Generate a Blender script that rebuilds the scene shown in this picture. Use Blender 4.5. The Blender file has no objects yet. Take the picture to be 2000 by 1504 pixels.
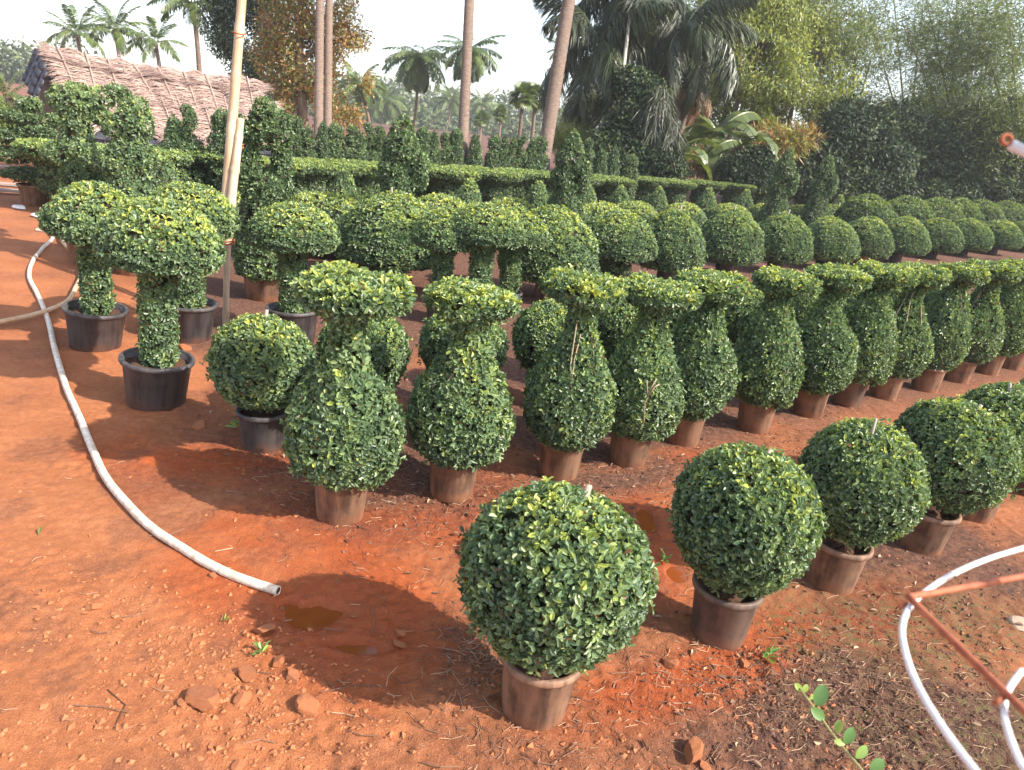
import bpy, math, random
import numpy as np
from mathutils import Vector, Matrix, Quaternion
rng = np.random.default_rng(7)
random.seed(7)
sc = bpy.context.scene
COL = sc.collection

# ------------------------------------------------------------------ camera
F_PX, PITCH, ROLL, CAM_H = 1410.0, math.radians(19.5), math.radians(6.5), 2.0
_F = np.array([0, math.cos(PITCH), -math.sin(PITCH)])
_R0 = np.array([1.0, 0, 0]); _U0 = np.array([0, math.sin(PITCH), math.cos(PITCH)])
_R = math.cos(ROLL) * _R0 + math.sin(ROLL) * _U0
_U = -math.sin(ROLL) * _R0 + math.cos(ROLL) * _U0
cd = bpy.data.cameras.new('camera'); cam = bpy.data.objects.new('camera', cd); COL.objects.link(cam)
cd.sensor_width = 36; cd.lens = 36 * F_PX / 2000; cd.clip_start = 0.05; cd.clip_end = 3000
cam.matrix_world = Matrix(((_R[0], _U[0], -_F[0], 0), (_R[1], _U[1], -_F[1], 0), (_R[2], _U[2], -_F[2], CAM_H), (0, 0, 0, 1)))
cd.dof.use_dof = True; cd.dof.focus_distance = 4.0; cd.dof.aperture_fstop = 7.0
sc.camera = cam
# ------------------------------------------------------------------ world, sun, exposure
SUN_EL, SUN_AZ = math.radians(37), math.radians(112)          # azimuth clockwise from +Y
w = bpy.data.worlds.new('World'); sc.world = w; w.use_nodes = True
nt = w.node_tree; nt.nodes.clear()
sky = nt.nodes.new('ShaderNodeTexSky'); sky.sky_type = 'NISHITA'; sky.sun_disc = False
sky.sun_elevation = SUN_EL; sky.sun_rotation = SUN_AZ; sky.dust_density = 1.5; sky.air_density = 1.0; sky.ozone_density = 1.5
bg = nt.nodes.new('ShaderNodeBackground'); bg.inputs[1].default_value = 0.15
wo = nt.nodes.new('ShaderNodeOutputWorld'); hs = nt.nodes.new('ShaderNodeHueSaturation'); hs.inputs['Saturation'].default_value = .6; nt.links.new(sky.outputs[0], hs.inputs['Color']); nt.links.new(hs.outputs[0], bg.inputs[0]); nt.links.new(bg.outputs[0], wo.inputs[0])
sl = bpy.data.lights.new('sun', 'SUN'); sl.energy = 3.7; sl.angle = math.radians(0.6); sl.color = (1.0, 0.90, 0.76)
so = bpy.data.objects.new('sun', sl); COL.objects.link(so)
sdir = Vector((math.sin(SUN_AZ) * math.cos(SUN_EL), math.cos(SUN_AZ) * math.cos(SUN_EL), math.sin(SUN_EL)))
so.rotation_euler = sdir.to_track_quat('Z', 'Y').to_euler()
sc.view_settings.view_transform = 'Standard'; sc.view_settings.look = 'None'
sc.view_settings.exposure = 1.46; sc.view_settings.gamma = 1.0
sc.cycles.max_bounces = 6; sc.cycles.diffuse_bounces = 3; sc.cycles.transmission_bounces = 3; sc.cycles.volume_bounces = 0
sc.cycles.transparent_max_bounces = 4; sc.cycles.use_denoising = True
sc.cycles.sample_clamp_indirect = 6
HAZE = 0.0009

# ------------------------------------------------------------------ photogrammetry helpers
def ray(x, y): return _F + (x - 1000) / F_PX * _R - (y - 752) / F_PX * _U
def gnd(x, y, z=0.0):
    d = ray(x, y); t = (z - CAM_H) / d[2]
    return np.array([0, 0, CAM_H]) + t * d
def atd(x, y, dist):                       # the point seen at a pixel, dist metres along the view axis
    return np.array([0, 0, CAM_H]) + dist * ray(x, y)
def proj_y(p):
    v = np.array(p, float) - [0, 0, CAM_H]; return 752 - F_PX * (v @ _U) / (v @ _F)
def htop(b, y):
    lo, hi = 0, 12
    for _ in range(40):
        m = (lo + hi) / 2
        if proj_y([b[0], b[1], m]) > y: lo = m
        else: hi = m
    return lo
def horizon(x):
    return 752 - F_PX * (-_F[2] - (x - 1000) / F_PX * _R[2]) / _U[2]

# ------------------------------------------------------------------ noise
def _h(i, j, s):
    n = (i.astype(np.int64) * 374761393 + j.astype(np.int64) * 668265263 + s * 1442695041) & 0x7fffffff
    n = ((n ^ (n >> 13)) * 1274126177) & 0x7fffffff
    return ((n ^ (n >> 16)) & 0xffff) / 65535.0
def vn(x, y, s=0):
    x = np.asarray(x, float); y = np.asarray(y, float)
    i = np.floor(x); j = np.floor(y); u = x - i; v = y - j
    u = u * u * (3 - 2 * u); v = v * v * (3 - 2 * v)
    return (_h(i, j, s) * (1 - u) + _h(i + 1, j, s) * u) * (1 - v) + (_h(i, j + 1, s) * (1 - u) + _h(i + 1, j + 1, s) * u) * v
def fbm(x, y, o=4, s=0):
    r = 0; a = .5; t = 0
    for k in range(o):
        r = r + a * vn(np.asarray(x) * 2 ** k, np.asarray(y) * 2 ** k, s + k * 17); t += a; a *= .5
    return r / t

PUDDLES = [(gnd(612, 1200), .12, .085), (gnd(566, 1180), .05, .03), (gnd(700, 1262), .10, .035), (gnd(1262, 1010), .05, .13), (gnd(1322, 1112), .045, .06), (gnd(1420, 905), .08, .16)]
def puddle_mask(x, y):
    m = np.zeros_like(np.asarray(x, float))
    for p, a, b in PUDDLES:
        d = np.hypot((x - p[0]) / a, (y - p[1]) / b) + (fbm(x * 9, y * 9, 3, 5) - .5) * .9
        m = np.maximum(m, np.clip((1.35 - d) / .7, 0, 1))
    return m
def gz(x, y):
    x = np.asarray(x, float); y = np.asarray(y, float)
    near = np.clip(1 - (np.hypot(x, y) - 9) / 8, 0, 1)
    z = (fbm(x * .8, y * .8, 3, 1) - .5) * .05 + (fbm(x * 4, y * 4, 3, 2) - .5) * .022
    rough = np.clip(fbm(x * 1.3 + 7, y * 1.3, 2, 9) * 2 - .55, 0.1, 1)
    r2 = 1 - np.abs(2 * fbm(x * 13, y * 13, 3, 3) - 1)
    z = z + (r2 - .6) * .022 * rough + ((vn(x * 34, y * 34, 4) - .5) * .010 + (vn(x * 75, y * 75, 6) - .5) * .006) * (.3 + .7 * rough)
    pm = puddle_mask(x, y)
    return z * near * (1 - .75 * pm) - pm * .03

# ------------------------------------------------------------------ mesh helpers
def mesh_np(name, V, faces, mats, attrs=None, fmat=None, smooth=True):
    """faces: list of int arrays (m,k)"""
    me = bpy.data.meshes.new(name)
    V = np.asarray(V, np.float32)
    me.vertices.add(len(V)); me.vertices.foreach_set('co', V.ravel())
    fl = [np.asarray(f, np.int32) for f in faces if len(f)]
    idx = np.concatenate([f.ravel() for f in fl]); cnt = np.concatenate([np.full(len(f), f.shape[1], np.int32) for f in fl])
    me.loops.add(len(idx)); me.loops.foreach_set('vertex_index', idx)
    me.polygons.add(len(cnt)); me.polygons.foreach_set('loop_start', np.concatenate([[0], np.cumsum(cnt)[:-1]]).astype(np.int32))
    if fmat is not None: me.polygons.foreach_set('material_index', np.asarray(fmat, np.int32))
    me.polygons.foreach_set('use_smooth', np.full(len(cnt), smooth))
    for k, a in (attrs or {}).items():
        at = me.attributes.new(k, 'FLOAT', 'POINT'); at.data.foreach_set('value', np.asarray(a, np.float32))
    for m in (mats if isinstance(mats, (list, tuple)) else [mats]): me.materials.append(m)
    me.update(calc_edges=True)
    return me
class MB:
    """collects geometry of ONE part"""
    def __init__(s): s.V = []; s.Q = []; s.T = []; s.n = 0; s.A = []
    def add(s, V, Q=None, T=None, tint=0.5):
        V = np.asarray(V, float).reshape(-1, 3)
        if Q is not None and len(Q): s.Q.append(np.asarray(Q, int) + s.n)
        if T is not None and len(T): s.T.append(np.asarray(T, int) + s.n)
        s.V.append(V); s.A.append(np.broadcast_to(np.asarray(tint, float), (len(V),))); s.n += len(V)
        return s
    def lathe(s, prof, seg=24, c=(0, 0, 0), tint=.5, wob=0):
        p = np.asarray(prof, float); a = np.linspace(0, 2 * np.pi, seg, endpoint=False)
        r = p[:, 0][:, None] * (1 + wob * np.sin(3 * a + 1)[None, :])
        V = np.stack([r * np.cos(a), r * np.sin(a), np.repeat(p[:, 1][:, None], seg, 1)], -1).reshape(-1, 3) + np.asarray(c)
        k = len(p); i = np.arange(k - 1)[:, None] * seg; j = np.arange(seg)[None, :]; j2 = (j + 1) % seg
        Q = np.stack([i + j, i + j2, i + seg + j2, i + seg + j], -1).reshape(-1, 4)
        return s.add(V, Q, tint=tint)
    def tube(s, pts, rad, seg=8, tint=.5, cap=True):
        P = np.asarray(pts, float); n = len(P); rad = np.broadcast_to(np.asarray(rad, float), (n,))
        T = np.gradient(P, axis=0); T /= np.linalg.norm(T, axis=1)[:, None] + 1e-9
        up = np.array([0, 0, 1.0]) if abs(T[0][2]) < .9 else np.array([1.0, 0, 0])
        N = np.zeros_like(P); N[0] = np.cross(T[0], up); N[0] /= np.linalg.norm(N[0])
        for k in range(1, n):
            v = N[k - 1] - T[k] * (N[k - 1] @ T[k]); N[k] = v / (np.linalg.norm(v) + 1e-9)
        B = np.cross(T, N); a = np.linspace(0, 2 * np.pi, seg, endpoint=False)
        V = P[:, None, :] + rad[:, None, None] * (np.cos(a)[None, :, None] * N[:, None, :] + np.sin(a)[None, :, None] * B[:, None, :])
        i = np.arange(n - 1)[:, None] * seg; j = np.arange(seg)[None, :]; j2 = (j + 1) % seg
        Q = np.stack([i + j, i + j2, i + seg + j2, i + seg + j], -1).reshape(-1, 4)
        V = V.reshape(-1, 3); T3 = []
        if cap:
            V = np.vstack([V, P[0], P[-1]]); m = n * seg
            jj = np.arange(seg); T3 = np.vstack([np.stack([np.full(seg, m), (jj + 1) % seg, jj], -1), np.stack([np.full(seg, m + 1), (n - 1) * seg + jj, (n - 1) * seg + (jj + 1) % seg], -1)])
        return s.add(V, Q, T3, tint)
    def mesh(s, name, mat, smooth=True):
        return mesh_np(name, np.vstack(s.V), [np.vstack(s.Q) if s.Q else np.zeros((0, 4), int), np.vstack(s.T) if s.T else np.zeros((0, 3), int)], mat, {'tint': np.concatenate(s.A)}, smooth=smooth)
    def build(s, name, mat, parent=None, smooth=True): return obj(name, s.mesh(name, mat, smooth), parent)
def smooth_path(pts, n):
    P = np.asarray(pts, float); d = np.concatenate([[0], np.cumsum(np.linalg.norm(np.diff(P, axis=0), axis=1))])
    t = np.linspace(0, d[-1], n)
    m = np.gradient(P, d, axis=0)
    k = np.clip(np.searchsorted(d, t, 'right') - 1, 0, len(P) - 2); h = (d[k + 1] - d[k])[:, None]; u = ((t - d[k])[:, None]) / h
    return (2 * u**3 - 3 * u**2 + 1) * P[k] + (u**3 - 2 * u**2 + u) * h * m[k] + (-2 * u**3 + 3 * u**2) * P[k + 1] + (u**3 - u**2) * h * m[k + 1]

def obj(name, me, parent=None, kind=None):
    o = bpy.data.objects.new(name, me); COL.objects.link(o)
    if parent is not None: o.parent = parent
    if kind: o['kind'] = kind
    return o
def thing(name, loc, label, cat, group=None, rz=0.0, s=1.0, tilt=(0, 0)):
    o = bpy.data.objects.new(name, None); COL.objects.link(o); o.empty_display_size = .1
    o.location = [float(v) for v in loc]; o.rotation_euler = (tilt[0], tilt[1], rz); o.scale = (s, s, s) if not isinstance(s, tuple) else s
    return tag(o, label, cat, group)
def tag(o, label, cat, group=None):
    o['label'] = label; o['category'] = cat
    if group: o['group'] = group
    return o
ORD = 'first second third fourth fifth sixth seventh eighth ninth tenth eleventh twelfth thirteenth fourteenth fifteenth sixteenth seventeenth eighteenth nineteenth twentieth twenty-first twenty-second twenty-third twenty-fourth twenty-fifth twenty-sixth twenty-seventh twenty-eighth'.split()

# ------------------------------------------------------------------ materials
def nmat(name):
    m = bpy.data.materials.new(name); m.use_nodes = True; t = m.node_tree
    b = t.nodes['Principled BSDF']; return m, t, b
def ramp(t, fac, stops):
    r = t.nodes.new('ShaderNodeValToRGB'); e = r.color_ramp.elements
    e[0].position = stops[0][0]; e[0].color = (*stops[0][1], 1); e[1].position = stops[-1][0]; e[1].color = (*stops[-1][1], 1)
    for p, c in stops[1:-1]:
        n = e.new(p); n.color = (*c, 1)
    t.links.new(fac, r.inputs[0]); return r.outputs[0]
def noise(t, scale, detail=4, rough=.6, coord='Object', vec=None, scale3=None):
    n = t.nodes.new('ShaderNodeTexNoise'); n.inputs['Scale'].default_value = scale; n.inputs['Detail'].default_value = detail; n.inputs['Roughness'].default_value = rough
    if vec is None:
        tc = t.nodes.new('ShaderNodeTexCoord'); vec = tc.outputs[coord]
    if scale3:
        mp = t.nodes.new('ShaderNodeMapping'); mp.inputs['Scale'].default_value = scale3; t.links.new(vec, mp.inputs[0]); vec = mp.outputs[0]
    t.links.new(vec, n.inputs['Vector']); return n.outputs[0]
def mathn(t, op, a, b=None, clamp=False):
    n = t.nodes.new('ShaderNodeMath'); n.operation = op; n.use_clamp = clamp
    for i, v in enumerate((a, b)):
        if v is None: continue
        if isinstance(v, (int, float)): n.inputs[i].default_value = v
        else: t.links.new(v, n.inputs[i])
    return n.outputs[0]
def mixc(t, f, a, b, mode='MIX'):
    n = t.nodes.new('ShaderNodeMix'); n.data_type = 'RGBA'; n.blend_type = mode
    for s, v in ((0, f), (6, a), (7, b)):
        if isinstance(v, (int, float)): n.inputs[s].default_value = v
        elif isinstance(v, tuple): n.inputs[s].default_value = (*v, 1)
        else: t.links.new(v, n.inputs[s])
    return n.outputs[2]
def attr(t, name):
    n = t.nodes.new('ShaderNodeAttribute'); n.attribute_name = name; return n.outputs['Fac']
def bump(t, b, h, strength=.3, dist=.01):
    n = t.nodes.new('ShaderNodeBump'); n.inputs['Strength'].default_value = strength; n.inputs['Distance'].default_value = dist
    t.links.new(h, n.inputs['Height']); t.links.new(n.outputs[0], b.inputs['Normal'])
def leaf_mat(name, stops, rough=.42, transl=.28, vary=.06, tcol=(1.25, 1.25, .55), spec=.5):
    m, t, b = nmat(name)
    oi = t.nodes.new('ShaderNodeObjectInfo')
    f = mathn(t, 'ADD', attr(t, 'tint'), mathn(t, 'MULTIPLY', mathn(t, 'SUBTRACT', oi.outputs['Random'], .5), vary))
    c = ramp(t, f, stops)
    t.links.new(c, b.inputs['Base Color']); b.inputs['Roughness'].default_value = rough; b.inputs['Specular IOR Level'].default_value = spec
    tr = t.nodes.new('ShaderNodeBsdfTranslucent'); t.links.new(mixc(t, 1.0, c, tcol, 'MULTIPLY'), tr.inputs[0])
    mx = t.nodes.new('ShaderNodeMixShader'); mx.inputs[0].default_value = transl
    t.links.new(b.outputs[0], mx.inputs[1]); t.links.new(tr.outputs[0], mx.inputs[2])
    t.links.new(mx.outputs[0], t.nodes['Material Output'].inputs['Surface'])
    return m
def simple_mat(name, c1, c2, scale=8, rough=.6, bmp=.2, scale3=None, spec=.4, metal=0, coord='Object', bdist=.004):
    m, t, b = nmat(name)
    n = noise(t, scale, 5, .65, coord, scale3=scale3)
    oi = t.nodes.new('ShaderNodeObjectInfo')
    f = mathn(t, 'ADD', n, mathn(t, 'MULTIPLY', mathn(t, 'SUBTRACT', oi.outputs['Random'], .5), .12))
    t.links.new(ramp(t, f, [(.3, c1), (.7, c2)]), b.inputs['Base Color'])
    b.inputs['Roughness'].default_value = rough; b.inputs['Specular IOR Level'].default_value = spec; b.inputs['Metallic'].default_value = metal
    if bmp: bump(t, b, n, bmp, bdist)
    return m
# tint: 0..0.12 brown dead leaf, then dark green to mid green, > 0.8 fresh yellow-green shoots
TOP = [(0, (.13, .065, .025)), (.04, (.12, .08, .03)), (.07, (.058, .098, .052)), (.35, (.115, .188, .092)), (.62, (.205, .285, .120)), (.82, (.34, .41, .10)), (1, (.48, .50, .11))]
M_LEAF = leaf_mat('topiary_leaf', TOP, rough=.44, transl=.28, spec=.6)
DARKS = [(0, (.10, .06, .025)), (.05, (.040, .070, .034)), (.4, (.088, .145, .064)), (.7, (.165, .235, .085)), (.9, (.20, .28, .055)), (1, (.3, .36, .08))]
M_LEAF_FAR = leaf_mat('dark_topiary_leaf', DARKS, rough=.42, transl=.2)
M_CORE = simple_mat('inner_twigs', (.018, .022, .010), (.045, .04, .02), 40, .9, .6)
M_TWIG = simple_mat('bark_twig', (.16, .11, .07), (.34, .26, .18), 30, .8, .4)
M_STAKE = simple_mat('stake_wood', (.20, .165, .13), (.36, .31, .25), 20, .8, .4, scale3=(1, 1, .15))
M_SOIL = simple_mat('potting_soil', (.035, .02, .014), (.12, .055, .03), 45, .95, 1.0, bdist=.01)
def pot_mat(name, base, dust, mud, rough):
    m, t, b = nmat(name)
    tc = t.nodes.new('ShaderNodeTexCoord'); sp = t.nodes.new('ShaderNodeSeparateXYZ'); t.links.new(tc.outputs['Object'], sp.inputs[0])
    oi = t.nodes.new('ShaderNodeObjectInfo')
    mv = t.nodes.new('ShaderNodeVectorMath'); mv.operation = 'ADD'; t.links.new(tc.outputs['Object'], mv.inputs[0])
    cx = t.nodes.new('ShaderNodeCombineXYZ'); t.links.new(mathn(t, 'MULTIPLY', oi.outputs['Random'], 37.0), cx.inputs[0]); t.links.new(cx.outputs[0], mv.inputs[1])
    v = mv.outputs[0]
    streak = noise(t, 16, 4, .6, vec=v, scale3=(1, 1, .12)); blot = noise(t, 9, 6, .7, vec=v); fine = noise(t, 120, 3, .6, vec=v)
    c = mixc(t, ramp(t, mathn(t, 'ADD', mathn(t, 'MULTIPLY', streak, .6), mathn(t, 'MULTIPLY', blot, .4)), [(.40, (0, 0, 0)), (.56, (1, 1, 1))]), base, dust)
    low = mathn(t, 'ADD', mathn(t, 'MULTIPLY', sp.outputs[2], -7.5), mathn(t, 'ADD', mathn(t, 'MULTIPLY', blot, 1.6), -.15))
    c = mixc(t, mathn(t, 'MULTIPLY', low, .8, True), c, mud)
    t.links.new(c, b.inputs['Base Color']); b.inputs['Roughness'].default_value = rough; b.inputs['Specular IOR Level'].default_value = .35
    bump(t, b, mathn(t, 'ADD', mathn(t, 'MULTIPLY', blot, .6), mathn(t, 'MULTIPLY', fine, .4)), .35, .004)
    return m
M_POT_BROWN = pot_mat('brown_plastic_pot', (.085, .050, .036), (.255, .150, .098), (.26, .085, .034), .62)
M_POT_BLACK = pot_mat('black_plastic_pot', (.032, .03, .034), (.085, .075, .075), (.20, .075, .035), .5)
M_POT_GREY = pot_mat('dusty_black_pot', (.055, .042, .038), (.15, .10, .078), (.24, .10, .05), .55)

# ------------------------------------------------------------------ ground
gm, t, b = nmat('red_laterite_soil')
tc = t.nodes.new('ShaderNodeTexCoord')
n1 = noise(t, 2.2, 6, .65, vec=tc.outputs['Object']); n2 = noise(t, 26, 6, .7, vec=tc.outputs['Object']); n3 = noise(t, 140, 4, .7, vec=tc.outputs['Object'])
mixn = mathn(t, 'ADD', mathn(t, 'MULTIPLY', n1, .36), mathn(t, 'ADD', mathn(t, 'MULTIPLY', n2, .34), mathn(t, 'MULTIPLY', n3, .30)))
dry = ramp(t, mixn, [(.33, (.19, .060, .024)), (.5, (.345, .120, .047)), (.66, (.48, .19, .085))])
damp = ramp(t, mixn, [(.33, (.16, .034, .010)), (.5, (.32, .070, .018)), (.66, (.43, .11, .030))])
litt_shade = ramp(t, mathn(t, 'ADD', mathn(t, 'MULTIPLY', n2, .6), mathn(t, 'MULTIPLY', n3, .4)), [(.36, (.040, .020, .015)), (.5, (.115, .053, .035)), (.62, (.21, .10, .062)), (.72, (.30, .165, .105))])  # ground litter colours, darkened to carry painted shade between the far rows
moss = ramp(t, n2, [(.35, (.045, .036, .016)), (.6, (.12, .105, .04))])
c = mixc(t, attr(t, 'damp'), dry, damp); c = mixc(t, attr(t, 'litter'), c, litt_shade)
c = mixc(t, mathn(t, 'MULTIPLY', attr(t, 'moss'), ramp(t, n2, [(.45, (0, 0, 0)), (.6, (1, 1, 1))])), c, moss)
t.links.new(c, b.inputs['Base Color'])
ro = mathn(t, 'SUBTRACT', .95, mathn(t, 'MULTIPLY', attr(t, 'wet'), .6)); t.links.new(ro, b.inputs['Roughness'])
b.inputs['Specular IOR Level'].default_value = .3
bump(t, b, mathn(t, 'ADD', mathn(t, 'MULTIPLY', n2, .5), mathn(t, 'MULTIPLY', n3, .5)), .95, .018)
def axis(lo, hi, step, far, k=1.16):
    a = list(np.arange(lo, hi, step)); s = step; x = lo; L = []
    while x > -far: s *= k; x -= s; L.append(x)
    s = step; x = a[-1]; Rr = []
    while x < far: s *= k; x += s; Rr.append(x)
    return np.array(L[::-1] + a + Rr)
gx = axis(-2.6, 3.2, .014, 900); gy = axis(1.2, 4.6, .013, 900)
GX, GY = np.meshgrid(gx, gy); X = GX.ravel(); Y = GY.ravel(); Z = gz(X, Y)
def blob(px, py, rx, ry, sx=0, soft=.6, s=31, rot=0):
    p = gnd(px, py); dx = X - p[0]; dy = Y - p[1]; cr, sr = math.cos(rot), math.sin(rot)
    d = np.hypot((dx * cr + dy * sr) / rx, (-dx * sr + dy * cr) / ry) + (fbm(X * 2.2, Y * 2.2, 4, s) - .5) * 1.3
    return np.clip((1.1 - d) / soft, 0, 1)
ROWA = math.atan2(.595, .80)
damp = np.maximum.reduce([blob(640, 1180, .75, .42, s=31), blob(830, 1010, 1.1, .55, s=32, rot=ROWA), blob(430, 900, .75, .45, s=33), blob(1240, 1020, .3, .9, s=34), blob(1420, 1290, .9, .22, s=35, rot=ROWA), blob(1390, 900, .5, .4, s=36), blob(1700, 1190, .6, .15, s=37, rot=ROWA)])
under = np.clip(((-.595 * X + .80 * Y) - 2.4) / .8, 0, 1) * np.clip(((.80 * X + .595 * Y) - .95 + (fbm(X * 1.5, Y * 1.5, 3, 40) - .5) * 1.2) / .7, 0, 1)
litter = np.maximum.reduce([under * np.clip(fbm(X * 2.4, Y * 2.4, 4, 41) * 2.2 - .25 + 1.2 * np.clip((np.hypot(X, Y) - 5) / 5, 0, 1), .3, 1), blob(1740, 1390, 1.6, .9, soft=.9, s=42), blob(1960, 1120, 1.6, 1.2, soft=.9, s=45), blob(1250, 930, .9, .35, soft=.8, s=52, rot=ROWA), blob(800, 860, .8, .4, soft=.8, s=53, rot=ROWA), blob(500, 860, .5, .3, s=43) * .45, blob(1100, 1470, .5, .2, s=44) * .5, np.clip((np.hypot(X + 5, Y) - 12) / 5, 0, .7) * np.clip((X + 6 + Y * .3) / 3, 0, 1)])  # real litter, plus a boost with distance that paints shade under the far rows
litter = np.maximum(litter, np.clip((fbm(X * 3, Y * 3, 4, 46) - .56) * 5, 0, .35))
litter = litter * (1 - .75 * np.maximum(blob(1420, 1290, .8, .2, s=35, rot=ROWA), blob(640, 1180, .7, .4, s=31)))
mossa = np.maximum(blob(1800, 1230, .9, .5, s=47), blob(1900, 1450, .8, .4, s=48)) * .8
wet = np.maximum.reduce([blob(640, 1200, .5, .3, s=31), blob(1250, 1030, .2, .7, s=34) * .8, puddle_mask(X, Y)])
nx, ny = len(gx), len(gy); i = np.arange(ny - 1)[:, None] * nx; j = np.arange(nx - 1)[None, :]
Q = np.stack([i + j, i + j + 1, i + nx + j + 1, i + nx + j], -1).reshape(-1, 4)
obj('ground', mesh_np('ground', np.stack([X, Y, Z], -1), [Q], gm, {'damp': damp, 'litter': litter, 'moss': mossa, 'wet': wet}), kind='structure')  # litter attribute also holds the shade painted between the far plants
wm, t, b = nmat('muddy_water'); b.inputs['Base Color'].default_value = (.20, .05, .012, 1); b.inputs['Roughness'].default_value = .06; b.inputs['Specular IOR Level'].default_value = .5
bump(t, b, noise(t, 14, 2), .03, .01)
for p, a, bb in PUDDLES:
    ang = np.linspace(0, 2 * np.pi, 40, endpoint=False)
    V = np.stack([p[0] + a * 1.6 * np.cos(ang), p[1] + bb * 1.6 * np.sin(ang), np.full(40, float(gz(p[0], p[1])) + .011)], -1)
    obj('puddle_water', mesh_np('puddle_water', np.vstack([V, V.mean(0)]), [np.stack([np.arange(40), (np.arange(40) + 1) % 40, np.full(40, 40)], -1)], wm), kind='structure')

# ------------------------------------------------------------------ foliage
def frames(N):
    a = np.where(np.abs(N[:, 2:3]) < .9, np.array([[0, 0, 1.0]]), np.array([[1.0, 0, 0]]))
    t1 = np.cross(N, a); t1 /= np.linalg.norm(t1, axis=1)[:, None] + 1e-9
    return t1, np.cross(N, t1)
def nrm(v): return v / (np.linalg.norm(v, axis=-1, keepdims=True) + 1e-9)
def leaf_geo(P, D, N, L, W, fold=.25, lod=1, tip=.5):
    """P base, D axis, N upward normal -> verts, faces"""
    n = len(P); D = nrm(D); N = nrm(N - D * np.sum(N * D, 1)[:, None]); S = np.cross(D, N); L = L[:, None]; W = W[:, None]
    up = N * W * fold
    if lod == 0:
        V = np.stack([P, P + D * L * .55 + S * W * .5 + up, P + D * L, P + D * L * .55 - S * W * .5 + up], 1)
        o = np.arange(n)[:, None] * 4; T = np.concatenate([o + [0, 1, 2], o + [0, 2, 3]]); return V.reshape(-1, 3), None, T, 4
    dn = -N * L * .10
    V = np.stack([P, P + D * L * .38 + S * W * .40 + up, P + D * L * .78 + S * W * .42 + up * .8, P + D * L + dn, P + D * L * .78 - S * W * .42 + up * .8, P + D * L * .38 - S * W * .40 + up], 1)
    o = np.arange(n)[:, None] * 6; Qd = np.concatenate([o + [0, 1, 2, 3], o + [0, 3, 4, 5]]); return V.reshape(-1, 3), Qd, None, 6

class Rev:
    def __init__(s, prof, c=(0, 0, 0)):
        s.p = np.asarray(prof, float); s.c = np.asarray(c, float)       # (z, r)
        dz = np.diff(s.p[:, 0]); dr = np.diff(s.p[:, 1]); ln = np.hypot(dz, dr); s.w = ln * (s.p[1:, 1] + s.p[:-1, 1]) * np.pi; s.area = s.w.sum()
    def sample(s, n):
        k = rng.choice(len(s.w), n, p=s.w / s.w.sum()); u = rng.random(n); r0, r1 = s.p[k, 1], s.p[k + 1, 1]
        u = np.where(np.abs(r1 - r0) < 1e-6, u, (-r0 + np.sqrt(r0**2 + u * (r1**2 - r0**2))) / np.where(np.abs(r1 - r0) < 1e-6, 1, r1 - r0))
        z = s.p[k, 0] + u * (s.p[k + 1, 0] - s.p[k, 0]); r = r0 + u * (r1 - r0); a = rng.random(n) * 2 * np.pi
        dz = s.p[k + 1, 0] - s.p[k, 0]; dr = r1 - r0; ln = np.hypot(dz, dr) + 1e-9
        N = np.stack([dz / ln * np.cos(a), dz / ln * np.sin(a), -dr / ln], -1)
        return np.stack([r * np.cos(a), r * np.sin(a), z], -1) + s.c, N
    def inside(s, P, m=0.0):
        q = P - s.c; r = np.interp(q[:, 2], s.p[:, 0], s.p[:, 1], left=-1, right=-1); return np.hypot(q[:, 0], q[:, 1]) < r - m
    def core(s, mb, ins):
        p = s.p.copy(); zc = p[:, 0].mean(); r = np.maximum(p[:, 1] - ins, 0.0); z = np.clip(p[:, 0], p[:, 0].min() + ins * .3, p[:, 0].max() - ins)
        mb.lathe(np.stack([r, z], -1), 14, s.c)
class Ell:
    def __init__(s, c, r): s.c = np.asarray(c, float); s.r = np.broadcast_to(np.asarray(r, float), (3,)).copy(); a, bq, cc = s.r; s.area = 4 * np.pi * (((a*bq)**1.6 + (a*cc)**1.6 + (bq*cc)**1.6) / 3) ** (1 / 1.6)
    def sample(s, n):
        d = nrm(rng.normal(size=(n, 3))); return s.c + d * s.r, nrm(d / s.r)
    def inside(s, P, m=0.0): return np.sum(((P - s.c) / np.maximum(s.r - m, .01)) ** 2, 1) < 1
    def core(s, mb, ins):
        a = np.linspace(0, np.pi, 8); r = np.maximum(s.r - ins, .01)
        k = mb.n; mb.lathe(np.stack([np.sin(a), -np.cos(a)], -1), 12); mb.V[-1] = mb.V[-1] * r + s.c
def chain(pts, rad, n):
    P = smooth_path(pts, n); rr = np.interp(np.linspace(0, 1, n), np.linspace(0, 1, len(rad)), rad); return [Ell(p, r) for p, r in zip(P, rr)]

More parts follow.
